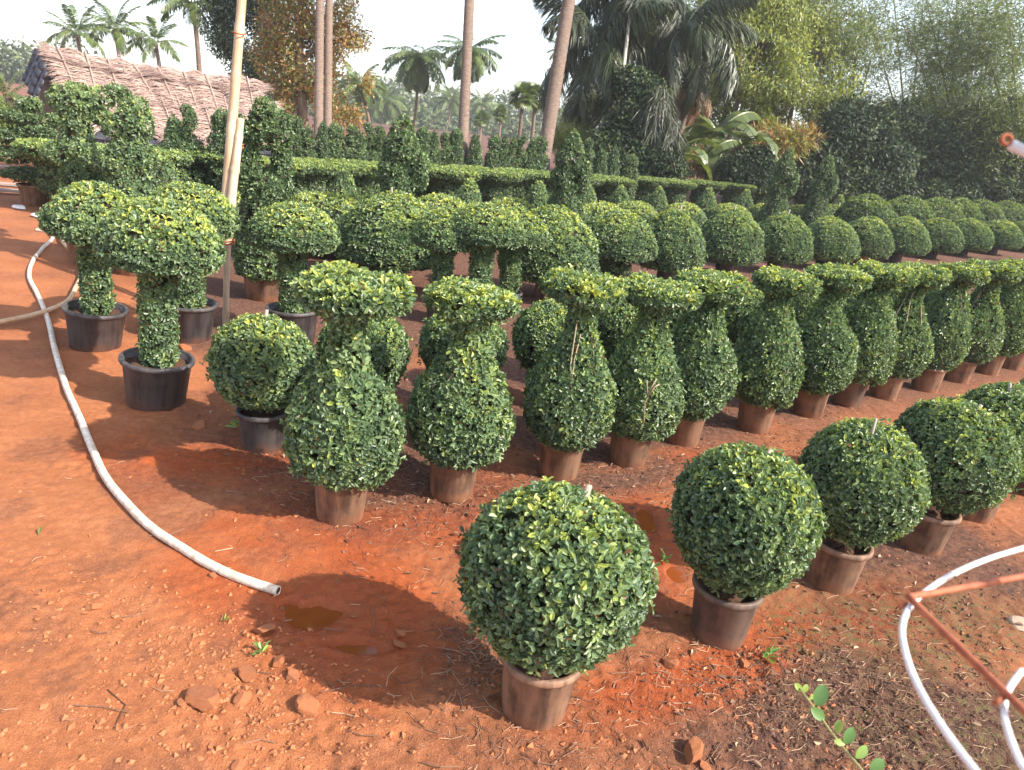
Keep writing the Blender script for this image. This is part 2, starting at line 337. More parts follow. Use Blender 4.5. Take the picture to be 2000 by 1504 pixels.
def topiary_mesh(name, prims, dens, L, W, mat, lod=1, lump=.015, hang=.15, young=1.0, lift=0.0, zpot=.25, ret=False, loose=0.035):
    Ps, Ns = [], []
    for pr in prims:
        n = max(int(pr.area * dens / 4), 6); P, N = pr.sample(n); keep = np.ones(n, bool)
        for q in prims:
            if q is not pr: keep &= ~q.inside(P, .015)
        Ps.append(P[keep]); Ns.append(N[keep])
    P = np.vstack(Ps); N = np.vstack(Ns); n = len(P)
    lum = (vn(P[:, 0] * 7 + P[:, 2] * 3, P[:, 1] * 7 - P[:, 2] * 5, 3) - .5) * 2
    P = P + N * (lum * lump + rng.normal(size=n) * .006 - rng.random(n) ** 2 * .03)[:, None]
    stray = rng.random(n) < loose; P[stray] += N[stray] * rng.random((stray.sum(), 1)) * .035
    ztop = P[:, 2].max(); z0 = P[:, 2].min()
    base_t = .10 + .52 * rng.random(n) + .10 * lum
    fresh = np.clip((N[:, 2] - .22) * 1.6, 0, 1) * np.clip((P[:, 2] - (z0 + .45 * (ztop - z0))) / (.4 * (ztop - z0)), 0, 1) * young
    base_t = base_t + fresh * (.10 + .34 * rng.random(n))
    t1, t2 = frames(N); Pl, Dl, Nl, Tl = [], [], [], []; a0 = rng.random(n) * 2 * np.pi
    for k in range(4):
        a = a0 + k * np.pi / 2 + rng.normal(size=n) * .35; op = rng.uniform(.65, 1.35, n)
        D = N * np.cos(op)[:, None] + (t1 * np.cos(a)[:, None] + t2 * np.sin(a)[:, None]) * np.sin(op)[:, None]
        D = nrm(D + np.array([0, 0, -1.0]) * (hang * rng.random(n) * np.clip(.6 - N[:, 2], 0, 1.5))[:, None] + np.array([0, 0, .25]) * fresh[:, None])
        Pl.append(P + rng.normal(size=(n, 3)) * .004); Dl.append(D); Nl.append(nrm(N * 1.0 + rng.normal(size=(n, 3)) * .28)); Tl.append(np.clip(base_t + rng.normal(size=n) * .09, .08, .98))
    P, D, Nn, T = map(np.concatenate, (Pl, Dl, Nl, Tl)); n = len(P)
    brown = rng.random(n) < .013; T[brown] = rng.random(brown.sum()) * .04
    Ls = L * rng.uniform(.65, 1.2, n); Ws = W * rng.uniform(.75, 1.15, n)
    V, Qd, Tr, k = leaf_geo(P, D, Nn, Ls, Ws, .22, lod)
    mb = MB(); mb.add(V, Qd, Tr, np.repeat(T, k))
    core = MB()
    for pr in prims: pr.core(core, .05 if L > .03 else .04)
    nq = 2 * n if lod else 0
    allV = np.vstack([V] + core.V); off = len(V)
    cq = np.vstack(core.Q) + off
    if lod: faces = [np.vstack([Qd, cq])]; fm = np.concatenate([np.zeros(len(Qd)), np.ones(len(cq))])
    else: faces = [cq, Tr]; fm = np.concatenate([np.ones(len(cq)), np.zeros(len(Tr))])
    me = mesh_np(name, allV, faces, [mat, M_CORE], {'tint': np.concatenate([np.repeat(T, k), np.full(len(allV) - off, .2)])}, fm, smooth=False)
    return (me, P, D, Nn, Ls, Ws, T) if ret else me

# ------------------------------------------------------------------ pots
_pots = {}
def pot_meshes(rim, h, mat, key):
    k = (rim, h, key)
    if k in _pots: return _pots[k]
    rb = rim * .80; lip = rim * .075
    body = MB().lathe([(0, 0), (rb * .96, 0), (rb, .008), (rb + (rim * .95 - rb) * .9, h - .03), (rim * .95, h - .028), (rim * .95, h - .012), (rim * .90, h - .012), (rb * .93, .015)], 40)
    r2 = MB().lathe([(rim * .952, h - .032), (rim + .002, h - .030), (rim + .006, h - .022), (rim + .005, h - .004), (rim, h), (rim - lip, h), (rim - lip - .004, h - .006), (rim - lip - .002, h - .028), (rim * .90, h - .03)], 40)
    rr = np.linspace(0, rim * .89, 7); a = np.linspace(0, 2 * np.pi, 28, endpoint=False)
    s = MB().lathe([(r, h - .045 + .012 * math.sin(r * 60)) for r in rr], 28)
    v = s.V[-1]; v[:, 2] += (vn(v[:, 0] * 40, v[:, 1] * 40, 8) - .5) * .02
    _pots[k] = (body.mesh('pot', mat), r2.mesh('rim', mat), s.mesh('soil', M_SOIL)); return _pots[k]
def potted(name, loc, label, fol, pot, group, rz=None, s=1.0, stake=None, cat='topiary', tilt=(0, 0), sz=1.0, zoff=0.0):
    """pot = (rim, height, material, key); fol = foliage mesh whose z=0 is the pot base of a pot that high"""
    loc = (loc[0], loc[1], float(gz(loc[0], loc[1])) - .012)
    o = thing(name, loc, label, cat, group, rng.random() * 6.28 if rz is None else rz, s, tilt)
    b, r, so_ = pot_meshes(*pot)
    p = obj('pot', b, o); obj('rim', r, p); obj('soil', so_, p)
    f = obj('foliage', fol, o, 'stuff'); f.scale = (rng.uniform(.95, 1.06), rng.uniform(.95, 1.06), sz); f.location = (0, 0, zoff)
    if stake:
        x, y, z, ln, rad = stake
        st = MB().tube([(x, y, z - .4), (x + .01, y, z), (x + .022, y + .006, z + ln)], [rad, rad, rad * .9], 7); st.build('stake', M_STAKE, o)
    return o
BP = (.150, .265, M_POT_BROWN, 'brown'); DP = (.148, .27, M_POT_GREY, 'grey'); KP = (.16, .27, M_POT_BLACK, 'black'); BIGP = (.225, .335, M_POT_BLACK, 'blackbig'); BIGB = (.235, .34, M_POT_BROWN, 'brownbig')
def here(px, py): p = gnd(px, py); return (p[0], p[1])
def there(px, ytop, h): p = gnd(px, ytop, h); return (p[0], p[1])

# ------------------------------------------------------------------ row A: clipped balls in front
def ball_prof(r, rz, zc): 
    a = np.linspace(-math.pi / 2 + .12, math.pi / 2, 16); return [(zc + rz * math.sin(q), r * math.cos(q)) for q in a]
ball_fol = [topiary_mesh('foliage', [Rev(ball_prof(.297, .287, .60))], 15500, .0285, .016, M_LEAF, 1, .016, .35, young=.75, ret=(k < 2)) for k in range(3)]
LEAFM = []
for k, tv in enumerate((.2, .33, .46, .62, .8)):
    V, Qd, _, _ = leaf_geo(np.zeros((1, 3)), np.array([[1.0, 0, 0]]), np.array([[0, 0, 1.0]]), np.array([1.0]), np.array([.54]), .22, 1)
    LEAFM.append(mesh_np('leaf', V, [Qd], M_LEAF, {'tint': np.full(6, tv)}, smooth=False))
def leaf_parts(o, data, n=300):
    """the outermost leaves on the camera's side, each an object of its own"""
    me, P, D, N, Ls, Ws, T = data
    f = [c for c in o.children if c.name.startswith('foliage')][0]
    mw = Matrix.Translation(o.location) @ o.rotation_euler.to_matrix().to_4x4() @ Matrix.Diagonal((*o.scale, 1))
    cl = np.array(mw.inverted() @ Vector((0, 0, CAM_H))); v = nrm(cl - P)
    sco = np.sum(N * v, 1) * .35 + np.sum(nrm(P - np.array([0, 0, P[:, 2].mean()])) * v, 1) + rng.random(len(P)) * .25
    out = 0
    for q in np.argsort(-sco)[::2][:n]:
        d = Vector(D[q]); nn = Vector(N[q]); nn = (nn - d * nn.dot(d)).normalized(); s = nn.cross(d); p = Vector(P[q]) + nn * .012 + Vector(v[q]) * .006
        L = Ls[q]
        c = obj('leaf', LEAFM[int(np.argmin(np.abs(np.array([.2, .33, .46, .62, .8]) - T[q])))], f)
        m = Matrix((( d.x, s.x, nn.x, p.x), (d.y, s.y, nn.y, p.y), (d.z, s.z, nn.z, p.z), (0, 0, 0, 1))) @ Matrix.Diagonal((L, L, L, 1))
        c.matrix_local = m
GA = 'clipped ball shrubs in the front right row'
rowA = [(1042, 1376, 1.0, 0, BP, 'round clipped ball shrub closest to the puddle, in a dusty brown pot'),
        (1402, 1230, 1.0, 1, DP, 'second ball shrub of the front right row, darker greyish pot, short stake'),
        (1620, 1132, .97, 2, BP, 'third ball shrub of the front right row, long pale stake on top'),
        (1794, 1062, .99, 0, BP, 'fourth ball shrub of the front right row, behind the third ball'),
        (1896, 1004, .98, 1, BP, 'fifth ball shrub of the front right row, near the right picture edge'),
        (2012, 960, .98, 2, DP, 'sixth ball shrub of the front right row, cut by the picture edge')]
for k, (x, y, s, v, pt, lb) in enumerate(rowA):
    d = ball_fol[v]; me = d[0] if isinstance(d, tuple) else d
    st = [(.04, .03, .86, .07, .013), (.03, .03, .86, .04, .009), (.04, .02, .85, .11, .008), (.03, 0, .86, .06, .012), (.02, .02, .86, .06, .01), None][k]
    o = potted('ball_topiary', here(x, y), lb, me, pt, GA, s=s, stake=st, rz=.0 if k < 2 else None, tilt=(.02 * math.sin(k * 3), .02 * math.cos(k * 2)))
    if k < 2: leaf_parts(o, d)

# ------------------------------------------------------------------ row B: vases
vprofs = [[(.22, .12), (.25, .20), (.32, .262), (.43, .292), (.55, .286), (.67, .235), (.77, .165), (.86, .112), (.96, .088), (1.07, .088), (1.105, .14), (1.13, .262), (1.165, .312), (1.205, .318), (1.24, .27), (1.262, .12), (1.265, 0)],
          [(.22, .12), (.25, .2), (.33, .265), (.45, .287), (.58, .272), (.72, .218), (.84, .152), (.95, .105), (1.06, .095), (1.11, .13), (1.135, .23), (1.165, .285), (1.205, .29), (1.235, .24), (1.258, .1), (1.262, 0)],
          [(.22, .13), (.26, .2), (.35, .258), (.47, .28), (.6, .268), (.75, .222), (.9, .162), (1.02, .115), (1.09, .11), (1.125, .19), (1.15, .27), (1.19, .29), (1.225, .26), (1.255, .12), (1.26, 0)]]
vprofs = [[(max(z, .272) if z < .3 else z, max(r - .032 - .03 * (z > 1.1), 0.0)) for z, r in p] for p in vprofs]
vase_fol = [topiary_mesh('foliage', [Rev(p)], 11500, .035, .0185, M_LEAF, 1, .024, .5, young=1.1, ret=(k == 0), loose=.03) for k, p in enumerate(vprofs)]
vase_fol.append(topiary_mesh('foliage', [Rev(vprofs[1])], 11500, .034, .0185, M_LEAF, 1, .022, .5, young=1.1, loose=.03))
GB = 'vase shaped topiaries in the middle row'
rowB = [(664, 1006, 520, 0), (881, 962, 546, 1), (1090, 922, 518, 3), (1225, 897, 534, 1), (1331, 859, 522, 2), (1470, 836, 522, 2), (1575, 810, 520, 1), (1650, 790, 515, 2), (1722, 776, 512, 3), (1804, 760, 509, 2), (1866, 743, 506, 1), (1924, 729, 506, 2), (1971, 718, 504, 3), (2020, 704, 503, 2)]
vlab = ['vase topiary nearest the hose end, widest leafy collar, pale brown pot', 'vase topiary with mud caked round its short brown pot', 'vase topiary standing right behind the nearest ball shrub, bright orange-brown pot', 'vase topiary with a bare pale twig curling up its belly', 'vase topiary half hidden behind the one with the bare twig']
for k, (x, y, yt, v) in enumerate(rowB):
    p = here(x, y); h = htop(p, yt); d = vase_fol[v]; me = d[0] if isinstance(d, tuple) else d
    lb = vlab[k] if k < 5 else ORD[k] + ' vase topiary from the left in the long middle row'
    if k == 13: lb = 'last vase topiary of the middle row, cut by the right picture edge'
    o = potted('vase_topiary', p, lb, me, BP if k != 7 else DP, GB, sz=h / 1.29, tilt=(.025 * math.sin(k * 2.3), .025 * math.cos(k * 1.7)), rz=0 if k == 0 else None)
    if k == 0: leaf_parts(o, d)
    if k == 3:
        mb = MB(); q = Vector((.06, -.29, .36)); R_ = Matrix.Rotation(-o.rotation_euler.z, 3, 'Z')
        for pts in ([(-.05, -.22, .3), (.0, -.295, .42), (-.02, -.31, .55), (.01, -.29, .66), (.03, -.27, .70)], [(-.015, -.305, .58), (.025, -.30, .66), (.05, -.28, .67)], [(-.01, -.3, .6), (-.03, -.29, .69)]):
            mb.tube([R_ @ Vector(a) for a in pts], .0055, 5)
        mb.build('bare_twig', M_TWIG, o)
    else:
        mb = MB(); R_ = Matrix.Rotation(-o.rotation_euler.z, 3, 'Z')
        for q in range(3):
            a = -1.57 + rng.normal() * .6; pr = vprofs[min(v, 2)]; zz = np.linspace(.3 + rng.random() * .2, .75 + rng.random() * .3, 6)
            rr = np.interp(zz, [e[0] for e in pr], [e[1] for e in pr]) - .004; aa = a + np.cumsum(rng.normal(size=6) * .12)
            mb.tube([R_ @ Vector((r * math.cos(g), r * math.sin(g), z)) for r, g, z in zip(rr, aa, zz)], .0045, 5)
        mb.build('branch', M_TWIG, o)

# ------------------------------------------------------------------ row C: balls behind the vases
GC = 'ball shrubs in the second row'
cball = [topiary_mesh('foliage', [Rev(ball_prof(.28, .27, .575))], 11000, .033, .0185, M_LEAF, 1, .016, .35, young=.9) for _ in range(2)]
rowC = [(515, 872, 620, KP), (704, 846, 606, KP), (893, 818, 598, KP), (1058, 790, 588, KP), (1196, 765, 570, BP), (1305, 745, 566, BP), (1415, 722, 553, BP), (1545, 706, 560, BP), (1640, 690, 560, BP), (1730, 676, 556, BP), (1815, 664, 550, BP), (1955, 655, 533, BP), (2020, 640, 528, BP)]
clab = ['ball shrub in a black pot standing alone left of the vases, with stake', 'ball shrub behind the vase with the widest collar', 'ball shrub behind the vase with the mud caked pot', 'ball shrub behind the third vase topiary']
for k, (x, y, yt, pt) in enumerate(rowC):
    p = here(x, y); h = htop(p, yt)
    lb = clab[k] if k < 4 else ORD[k] + ' ball shrub of the second row, behind the vase topiaries'
    potted('ball_topiary', p, lb, cball[k % 2], pt, GC, s=min(h / .85, 1.08), stake=(.0, .02, .83, .07, .012) if k == 0 else None)

# ------------------------------------------------------------------ row D: tall mushrooms
mprofs = [[(.27, .08), (.30, .12), (.36, .128), (.6, .128), (.88, .13), (.965, .16), (.985, .29), (1.005, .385), (1.06, .41), (1.135, .395), (1.21, .35), (1.285, .265), (1.345, .15), (1.37, 0)],
          [(.27, .08), (.30, .1), (.36, .12), (.6, .122), (.85, .122), (.92, .16), (.94, .30), (.97, .37), (1.03, .385), (1.11, .36), (1.2, .29), (1.28, .2), (1.34, .1), (1.36, 0)]]
mprofs = [[(max(z, .3), max(r - .03, 0.0)) for z, r in p] for p in mprofs]
mush = [topiary_mesh('foliage', [Rev(p)], 8000, .036, .02, M_LEAF, 1, .02, .45, young=1.35, loose=.03) for p in mprofs]
GD = 'mushroom topiaries with tall leafy stems'
for (x, y, yt, v, pt, lb) in [(305, 785, 383, 0, BIGP, 'nearest mushroom topiary, thick leafy stem in a wide black pot'), (186, 677, 348, 1, BIGP, 'leftmost mushroom topiary in a black pot next to the crossing hoses'),
                          (368, 660, 355, 0, BIGP, 'mushroom topiary standing just behind the nearest mushroom, pot half hidden'), (572, 668, 395, 0, BIGP, 'mushroom topiary between the bamboo pole and the first vase'),
                          (858, 632, 404, 1, KP, 'mushroom topiary with thin stem, left of the wide three-stemmed group'), (930, 640, 398, 0, KP, 'wide mushroom topiary standing right behind the second vase'), (988, 612, 402, 1, KP, 'mushroom topiary at the right of the three-stemmed group')]:
    p = here(x, y); potted('mushroom_topiary', p, lb, mush[v], pt, GD, sz=htop(p, yt) / 1.37, rz=0, tilt=(0, {186: .10, 305: .085, 368: .06}.get(x, 0)))

# ------------------------------------------------------------------ row E: low domes on short stems
dprofs = [[(.25, .12), (.3, .2), (.46, .20), (.51, .24), (.50, .40), (.53, .485), (.60, .505), (.70, .49), (.82, .435), (.93, .345), (1.02, .22), (1.07, .1), (1.085, 0)],
          [(.25, .12), (.3, .18), (.45, .18), (.49, .23), (.47, .38), (.50, .47), (.57, .50), (.67, .48), (.78, .425), (.9, .33), (.99, .21), (1.045, .09), (1.06, 0)]]
dprofs.append([(.26, .16), (.285, .28), (.30, .43), (.36, .495), (.45, .51), (.58, .495), (.72, .44), (.86, .345), (.97, .23), (1.04, .11), (1.07, 0)])
dprofs.append([(.26, .16), (.30, .25), (.285, .40), (.34, .47), (.44, .50), (.56, .49), (.70, .44), (.83, .36), (.95, .25), (1.035, .12), (1.06, 0)])
domes = [topiary_mesh('foliage', [Rev(p)], 5500, .042, .023, M_LEAF, 1, .022, .4, young=1.2, loose=.03) for p in dprofs]
GE = 'dome topiaries on short stems'
rowE = [(785, 556, 378, 90, BIGB, 'large dome topiary with a stake, behind the first vase'), (1075, 583, 403, 82, BP, None), (1205, 566, 415, 64, KP, None), (1312, 556, 410, 56, KP, None), (1425, 540, 411, 56, KP, None), (1525, 533, 417, 52, KP, None), (1618, 526, 425, 49, KP, None), (1690, 519, 424, 44, BP, None), (1760, 512, 424, 44, KP, None), (1830, 505, 427, 40, KP, None), (1890, 500, 428, 38, KP, None), (1948, 496, 430, 38, KP, None), (2004, 491, 432, 37, KP, None)]
for k, (x, y, yt, rp, pt, lb) in enumerate(rowE):
    p = here(x, y); h = htop(p, yt); d = (np.array([p[0], p[1], .5]) - [0, 0, CAM_H]) @ _F; r = rp * d / F_PX
    yc = yt + .45 * (y - yt); p = here(x - (y - yc) * (x - 550) / (4704 - yc) - (18 if k == 0 else 0), y)
    o = potted('dome_topiary', p, lb or (ORD[k] + ' dome topiary from the left in the row behind the vases'), domes[k % 2 + (0 if k == 2 else 2)], pt, GE, sz=1.0, stake=(.03, 0, 1.07, .09, .015) if k in (0, 3, 4, 5) else None)
    f = [c for c in o.children if c.name.startswith('foliage')][0]; r *= 1.24; f.scale = (r / .535, r / .535, h / 1.07)
    for c in o.children:
        if c.name.startswith('stake'): c.scale = (1, 1, h / 1.085)

# ------------------------------------------------------------------ row F: more balls behind the domes, large mounds at the right
fball = [topiary_mesh('foliage', [Rev(ball_prof(.52, .37, .48))], 3800, .050, .028, M_LEAF, 0, .02, .3, young=1.3, loose=.03) for _ in range(2)]
GF = 'ball shrubs behind the dome row'
for k, (x, yt) in enumerate([(500, 372), (625, 376), (690, 386), (862, 381), (1000, 388), (1110, 391), (1180, 396), (1245, 394), (1340, 397), (1430, 399), (1500, 399), (1570, 401), (1637, 401)]):
    p = there(x, yt, .86); potted('ball_topiary', p, ORD[k] + ' ball shrub from the left in the row behind the domes', fball[k % 2], KP, GF, stake=(.02, 0, .85, .1, .014) if k in (5, 12) else None)
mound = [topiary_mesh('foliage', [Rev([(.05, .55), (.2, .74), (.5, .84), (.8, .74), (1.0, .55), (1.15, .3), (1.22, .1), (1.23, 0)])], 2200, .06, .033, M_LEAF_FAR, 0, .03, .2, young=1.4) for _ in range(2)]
for k, (x, yt) in enumerate([(1703, 380), (1778, 384), (1838, 387), (1880, 387), (1925, 391), (1972, 393), (2020, 396)]):
    p = there(x, yt, 1.23 + (.0 if k % 2 else .05)); 
    q = atd(x, yt, 19.5 + k * 1.1); h = q[2]
    potted('mound_topiary', (q[0], q[1]), ORD[k] + ' large rounded mound shrub from the left by the dark thicket', mound[k % 2], BIGB, 'large mound shrubs at the right back', sz=h / 1.23, s=1.0)

# ------------------------------------------------------------------ cones
cone = [topiary_mesh('foliage', [Rev([(.22, .24), (.27, .33), (.4, .31), (.6, .24), (.8, .16), (.97, .07), (1.03, 0)])], 4200, .05, .027, M_LEAF, 0, .02, .1, young=1.0, loose=.04) for _ in range(2)]
for k, (x, yt) in enumerate([(318, 306), (497, 300), (672, 330), (920, 348), (1055, 353), (1150, 358), (1215, 362), (1290, 365), (1385, 367), (1460, 370), (1520, 374), (1597, 377), (1642, 380)]):
    p = there(x, yt, 1.06); potted('cone_topiary', p, ORD[k] + ' small cone topiary from the left in front of the flat-topped row', cone[k % 2], KP, 'small cone topiaries', sz=1.03)

# ------------------------------------------------------------------ flat-topped row
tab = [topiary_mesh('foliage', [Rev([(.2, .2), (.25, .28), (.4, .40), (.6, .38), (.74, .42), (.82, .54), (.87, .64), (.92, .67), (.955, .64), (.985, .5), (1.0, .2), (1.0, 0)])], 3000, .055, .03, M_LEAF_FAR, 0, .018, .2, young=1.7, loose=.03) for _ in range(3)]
for k, (x, yt) in enumerate([(130, 279), (215, 290), (288, 294), (368, 290), (448, 299), (540, 312), (592, 314), (650, 316), (702, 318), (770, 322), (838, 323), (880, 330), (922, 327), (970, 334), (1012, 332), (1072, 338), (1130, 342), (1195, 346), (1262, 347), (1320, 352), (1378, 354), (1440, 358), (1490, 362)]):
    p = there(x, yt, 1.0 if k > 1 else 1.06); potted('flat_topped_topiary', p, ORD[k] + ' flat-topped table topiary from the left in the far row', tab[k % 3], KP, 'flat-topped table topiaries', sz=1.0 if k > 1 else 1.06)

# ------------------------------------------------------------------ figures
def fig(prims, dens=3400, L=.048, mat=M_LEAF, young=.7): return topiary_mesh('foliage', prims, dens, L, L * .55, mat, 0, .02, .2, young=young, loose=.03)
skirt = lambda h, r0, r1: Rev([(.28, .2), (.33, r0), (.5, r0 * .98), (h * .7, (r0 + r1) / 2), (h, r1), (h + .04, 0)])
def facing(prims_fn): return prims_fn
def figure(px, py, ytop, prims, ref, lab, pt=BIGB, mat=M_LEAF, group='figure topiaries towering over the rows', dens=3400):
    p = here(px, py); h = htop(p, ytop); a = math.atan2(p[1], p[0]) - math.pi / 2
    potted('figure_topiary', p, lab, fig(prims, dens, mat=mat), pt, group, rz=a, sz=h / ref, cat='figure topiary')
# bird-headed dancer, local x to the right as seen, -y toward the viewer
figure(264, 533, 188, [skirt(1.05, .40, .17), Ell((0, 0, 1.12), (.20, .17, .16)), Ell((.04, 0, 1.32), (.19, .16, .17)), Ell((.07, 0, 1.60), (.185, .17, .19)), Ell((-.13, -.04, 1.54), (.10, .08, .07)), Ell((.10, 0, 1.75), (.12, .12, .1))]
       + chain([(-.12, 0, 1.22), (-.3, 0, 1.2), (-.42, 0, 1.3)], [.12, .1, .09], 5), 1.85, 'bird-headed figure topiary with a round beak, in front of the thatched hut')
figure(174, 512, 158, [Rev([(.28, .15), (.34, .24), (.8, .21), (1.2, .16), (1.5, .14), (1.75, .14), (1.8, 0)]), Ell((.0, 0, 1.86), (.24, .19, .18)), Ell((.18, 0, 1.90), (.17, .15, .12)), Ell((.43, 0, 1.99), (.11, .11, .10)), Ell((-.19, 0, 1.28), (.13, .13, .12))]
       + chain([(.16, 0, 1.78), (.27, 0, 1.70), (.33, 0, 1.68)], [.08, .08, .06], 4) + chain([(.1, 0, 1.05), (.28, 0, 1.05), (.42, 0, 1.0)], [.13, .12, .10], 5), 2.05, 'hook-shaped figure topiary with pom-pom tip, left of the bird-headed figure')
figure(517, 580, 189, [skirt(1.1, .30, .20), Ell((0, 0, 1.22), (.24, .2, .18)), Rev([(1.25, .11), (1.7, .1)], (-.14, 0, 0)), Rev([(1.25, .09), (1.68, .09)], (.17, 0, 0)), Ell((.02, 0, 1.76), (.24, .19, .14)), Ell((.06, 0, 1.9), (.19, .16, .13)), Ell((.02, 0, 2.02), (.10, .1, .09)), Ell((-.24, 0, 1.68), (.12, .11, .12)), Ell((-.2, 0, 1.4), (.14, .13, .13))]
       , 2.1, 'figure topiary with a slit through its neck, right of the bamboo pole', mat=M_LEAF_FAR)
man = lambda: [skirt(1.0, .42, .2), Ell((0, 0, 1.05), (.22, .2, .16)), Ell((-.08, 0, 1.22), (.22, .19, .17)), Ell((0, 0, 1.50), (.24, .2, .22)), Ell((0, 0, 1.68), (.15, .14, .15)), Ell((0, 0, 1.8), (.07, .07, .1)), Ell((.22, 0, 1.33), (.14, .15, .16)), Ell((.26, 0, 1.15), (.10, .12, .12))]
figure(772, 520, 226, man(), 1.88, 'figure topiary with pointed hat in the middle of the flat-topped row', mat=M_LEAF_FAR)
figure(1090, 502, 258, man(), 1.88, 'dark figure topiary with pointed hat in front of the creeper tree', mat=M_LEAF_FAR)
figure(1500, 478, 292, man(), 1.88, 'dark figure topiary at the edge of the dark thicket', mat=M_LEAF_FAR, dens=2600)
figure(1580, 468, 304, man(), 1.88, 'dark figure topiary deeper in the dark thicket, right of its twin', mat=M_LEAF_FAR, dens=2600)

# ------------------------------------------------------------------ far row: spirals, columns, pom-poms
def spiral(turns, h, R0, r0):
    th = np.linspace(0, turns * 2 * np.pi, int(turns * 9)); u = th / th.max(); z = .35 + u * (h - .42); R = R0 * (1 - .75 * u); return [Ell((R[k] * math.cos(th[k]), R[k] * math.sin(th[k]), z[k]), (r0 * (1 - .5 * u[k]),) * 3) for k in range(len(th))]
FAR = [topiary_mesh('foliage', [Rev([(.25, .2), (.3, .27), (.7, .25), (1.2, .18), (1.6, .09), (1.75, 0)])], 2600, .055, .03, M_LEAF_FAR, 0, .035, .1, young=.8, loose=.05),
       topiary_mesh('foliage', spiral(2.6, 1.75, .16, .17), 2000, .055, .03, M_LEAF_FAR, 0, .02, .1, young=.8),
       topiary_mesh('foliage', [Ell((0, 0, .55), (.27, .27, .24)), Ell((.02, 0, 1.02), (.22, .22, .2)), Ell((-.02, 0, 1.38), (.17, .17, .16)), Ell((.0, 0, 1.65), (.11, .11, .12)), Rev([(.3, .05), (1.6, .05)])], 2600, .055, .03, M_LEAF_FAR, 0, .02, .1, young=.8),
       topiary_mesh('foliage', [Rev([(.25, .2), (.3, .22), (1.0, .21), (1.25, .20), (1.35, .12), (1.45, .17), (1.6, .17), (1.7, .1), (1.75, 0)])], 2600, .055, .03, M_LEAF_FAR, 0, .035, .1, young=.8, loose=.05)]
kind_name = ['cone_topiary', 'spiral_topiary', 'pompom_topiary', 'column_topiary']; kind_word = ['tapered cone', 'spiral', 'pom-pom', 'knobbed column']
cnt = [0, 0, 0, 0]
for k, (x, yt, v) in enumerate([(338, 222, 0), (365, 205, 1), (432, 212, 3), (462, 218, 3), (560, 222, 1), (578, 226, 3), (600, 250, 2), (632, 233, 0), (656, 240, 3), (688, 246, 2), (704, 252, 0), (722, 240, 1), (742, 246, 1), (800, 248, 0), (828, 247, 3), (850, 252, 0), (872, 258, 1), (893, 250, 3), (930, 258, 0), (968, 262, 3), (988, 262, 0), (1002, 268, 1), (1020, 264, 1), (1042, 266, 0), (1058, 266, 3), (1112, 268, 0), (1130, 275, 3), (1152, 272, 2), (1178, 288, 0), (1204, 282, 0), (1236, 300, 3)]):
    d = 12.8 if x < 480 else 15.5 + 5.5 * (x - 330) / 900; q = atd(x, yt, d); cnt[v] += 1
    potted(kind_name[v], (q[0], q[1]), ORD[cnt[v] - 1] + ' ' + kind_word[v] + ' topiary from the left in the last row before the palms', FAR[v], KP, 'tall topiaries in the last row', sz=max(q[2], 1.2) / 1.75)
# cloud-pruned tree at the far left
p = here(70, 400); h = htop(p, 190)
a = math.atan2(p[1], p[0]) - math.pi / 2
o = potted('cloud_pruned_tree', p, 'dark cloud-pruned tree with leafy pads in a square brown pot at the far left', topiary_mesh('foliage', [Ell(c, r) for c, r in [((-.05, 0, .52), (.42, .3, .09)), ((-.2, .1, .8), (.28, .22, .1)), ((.22, 0, .92), (.3, .24, .1)), ((-.3, 0, 1.12), (.26, .2, .1)), ((.12, 0, 1.22), (.25, .2, .1)), ((-.08, 0, 1.42), (.25, .2, .1)), ((.05, 0, 1.62), (.18, .15, .12)), ((.36, .1, 1.4), (.16, .14, .09)), ((-.42, 0, 1.45), (.16, .14, .09))]], 3000, .05, .027, M_LEAF_FAR, 0, .03, .1, young=.5, loose=.06), BIGB, None, rz=a, sz=h / 1.72)
MB().tube([(0, 0, .25), (.08, 0, .6), (-.08, 0, 1.0), (.06, 0, 1.35), (0, 0, 1.6)], [.05, .045, .04, .03, .02], 7).tube([(.02, 0, .7), (.2, 0, .88)], .02, 5).tube([(-.05, 0, .95), (-.28, 0, 1.08)], .018, 5).tube([(0, 0, 1.2), (.3, .1, 1.36)], .015, 5).tube([(0, 0, 1.2), (-.38, 0, 1.4)], .015, 5).build('stem', M_TWIG, o)

# ================================================================== background plants and hut
FR = [(0, (.20, .13, .05)), (.1, (.24, .17, .06)), (.3, (.06, .10, .03)), (.6, (.11, .16, .045)), (1, (.22, .25, .07))]
M_FROND = leaf_mat('palm_frond', FR, rough=.4, transl=.25, vary=.25)
M_FOXTAIL = leaf_mat('plumed_palm_leaf', [(0, (.04, .04, .025)), (.5, (.042, .056, .028)), (.8, (.09, .115, .05)), (1, (.18, .2, .09))], rough=.42, transl=.12, vary=.2)
M_TRUNK = simple_mat('palm_trunk', (.10, .072, .058), (.25, .175, .135), 7, .85, .8, scale3=(1, 1, 6), bdist=.03)
M_BARK = simple_mat('tree_bark', (.10, .07, .05), (.26, .18, .13), 6, .9, .9, scale3=(1, 1, .3), bdist=.03)
M_THATCH = leaf_mat('dry_palm_thatch', [(0, (.13, .088, .075)), (.35, (.25, .17, .15)), (.7, (.37, .26, .225)), (1, (.50, .39, .31))], rough=.7, transl=.12, vary=.15, tcol=(1, .9, .7), spec=.25)
M_TARP = simple_mat('grey_tarpaulin', (.10, .11, .15), (.20, .21, .27), 5, .5, .5, scale3=(3, 3, .6), bdist=.03)
M_BLACKTARP = simple_mat('black_plastic_sheet', (.012, .013, .018), (.05, .05, .07), 5, .4, .8, bdist=.05)
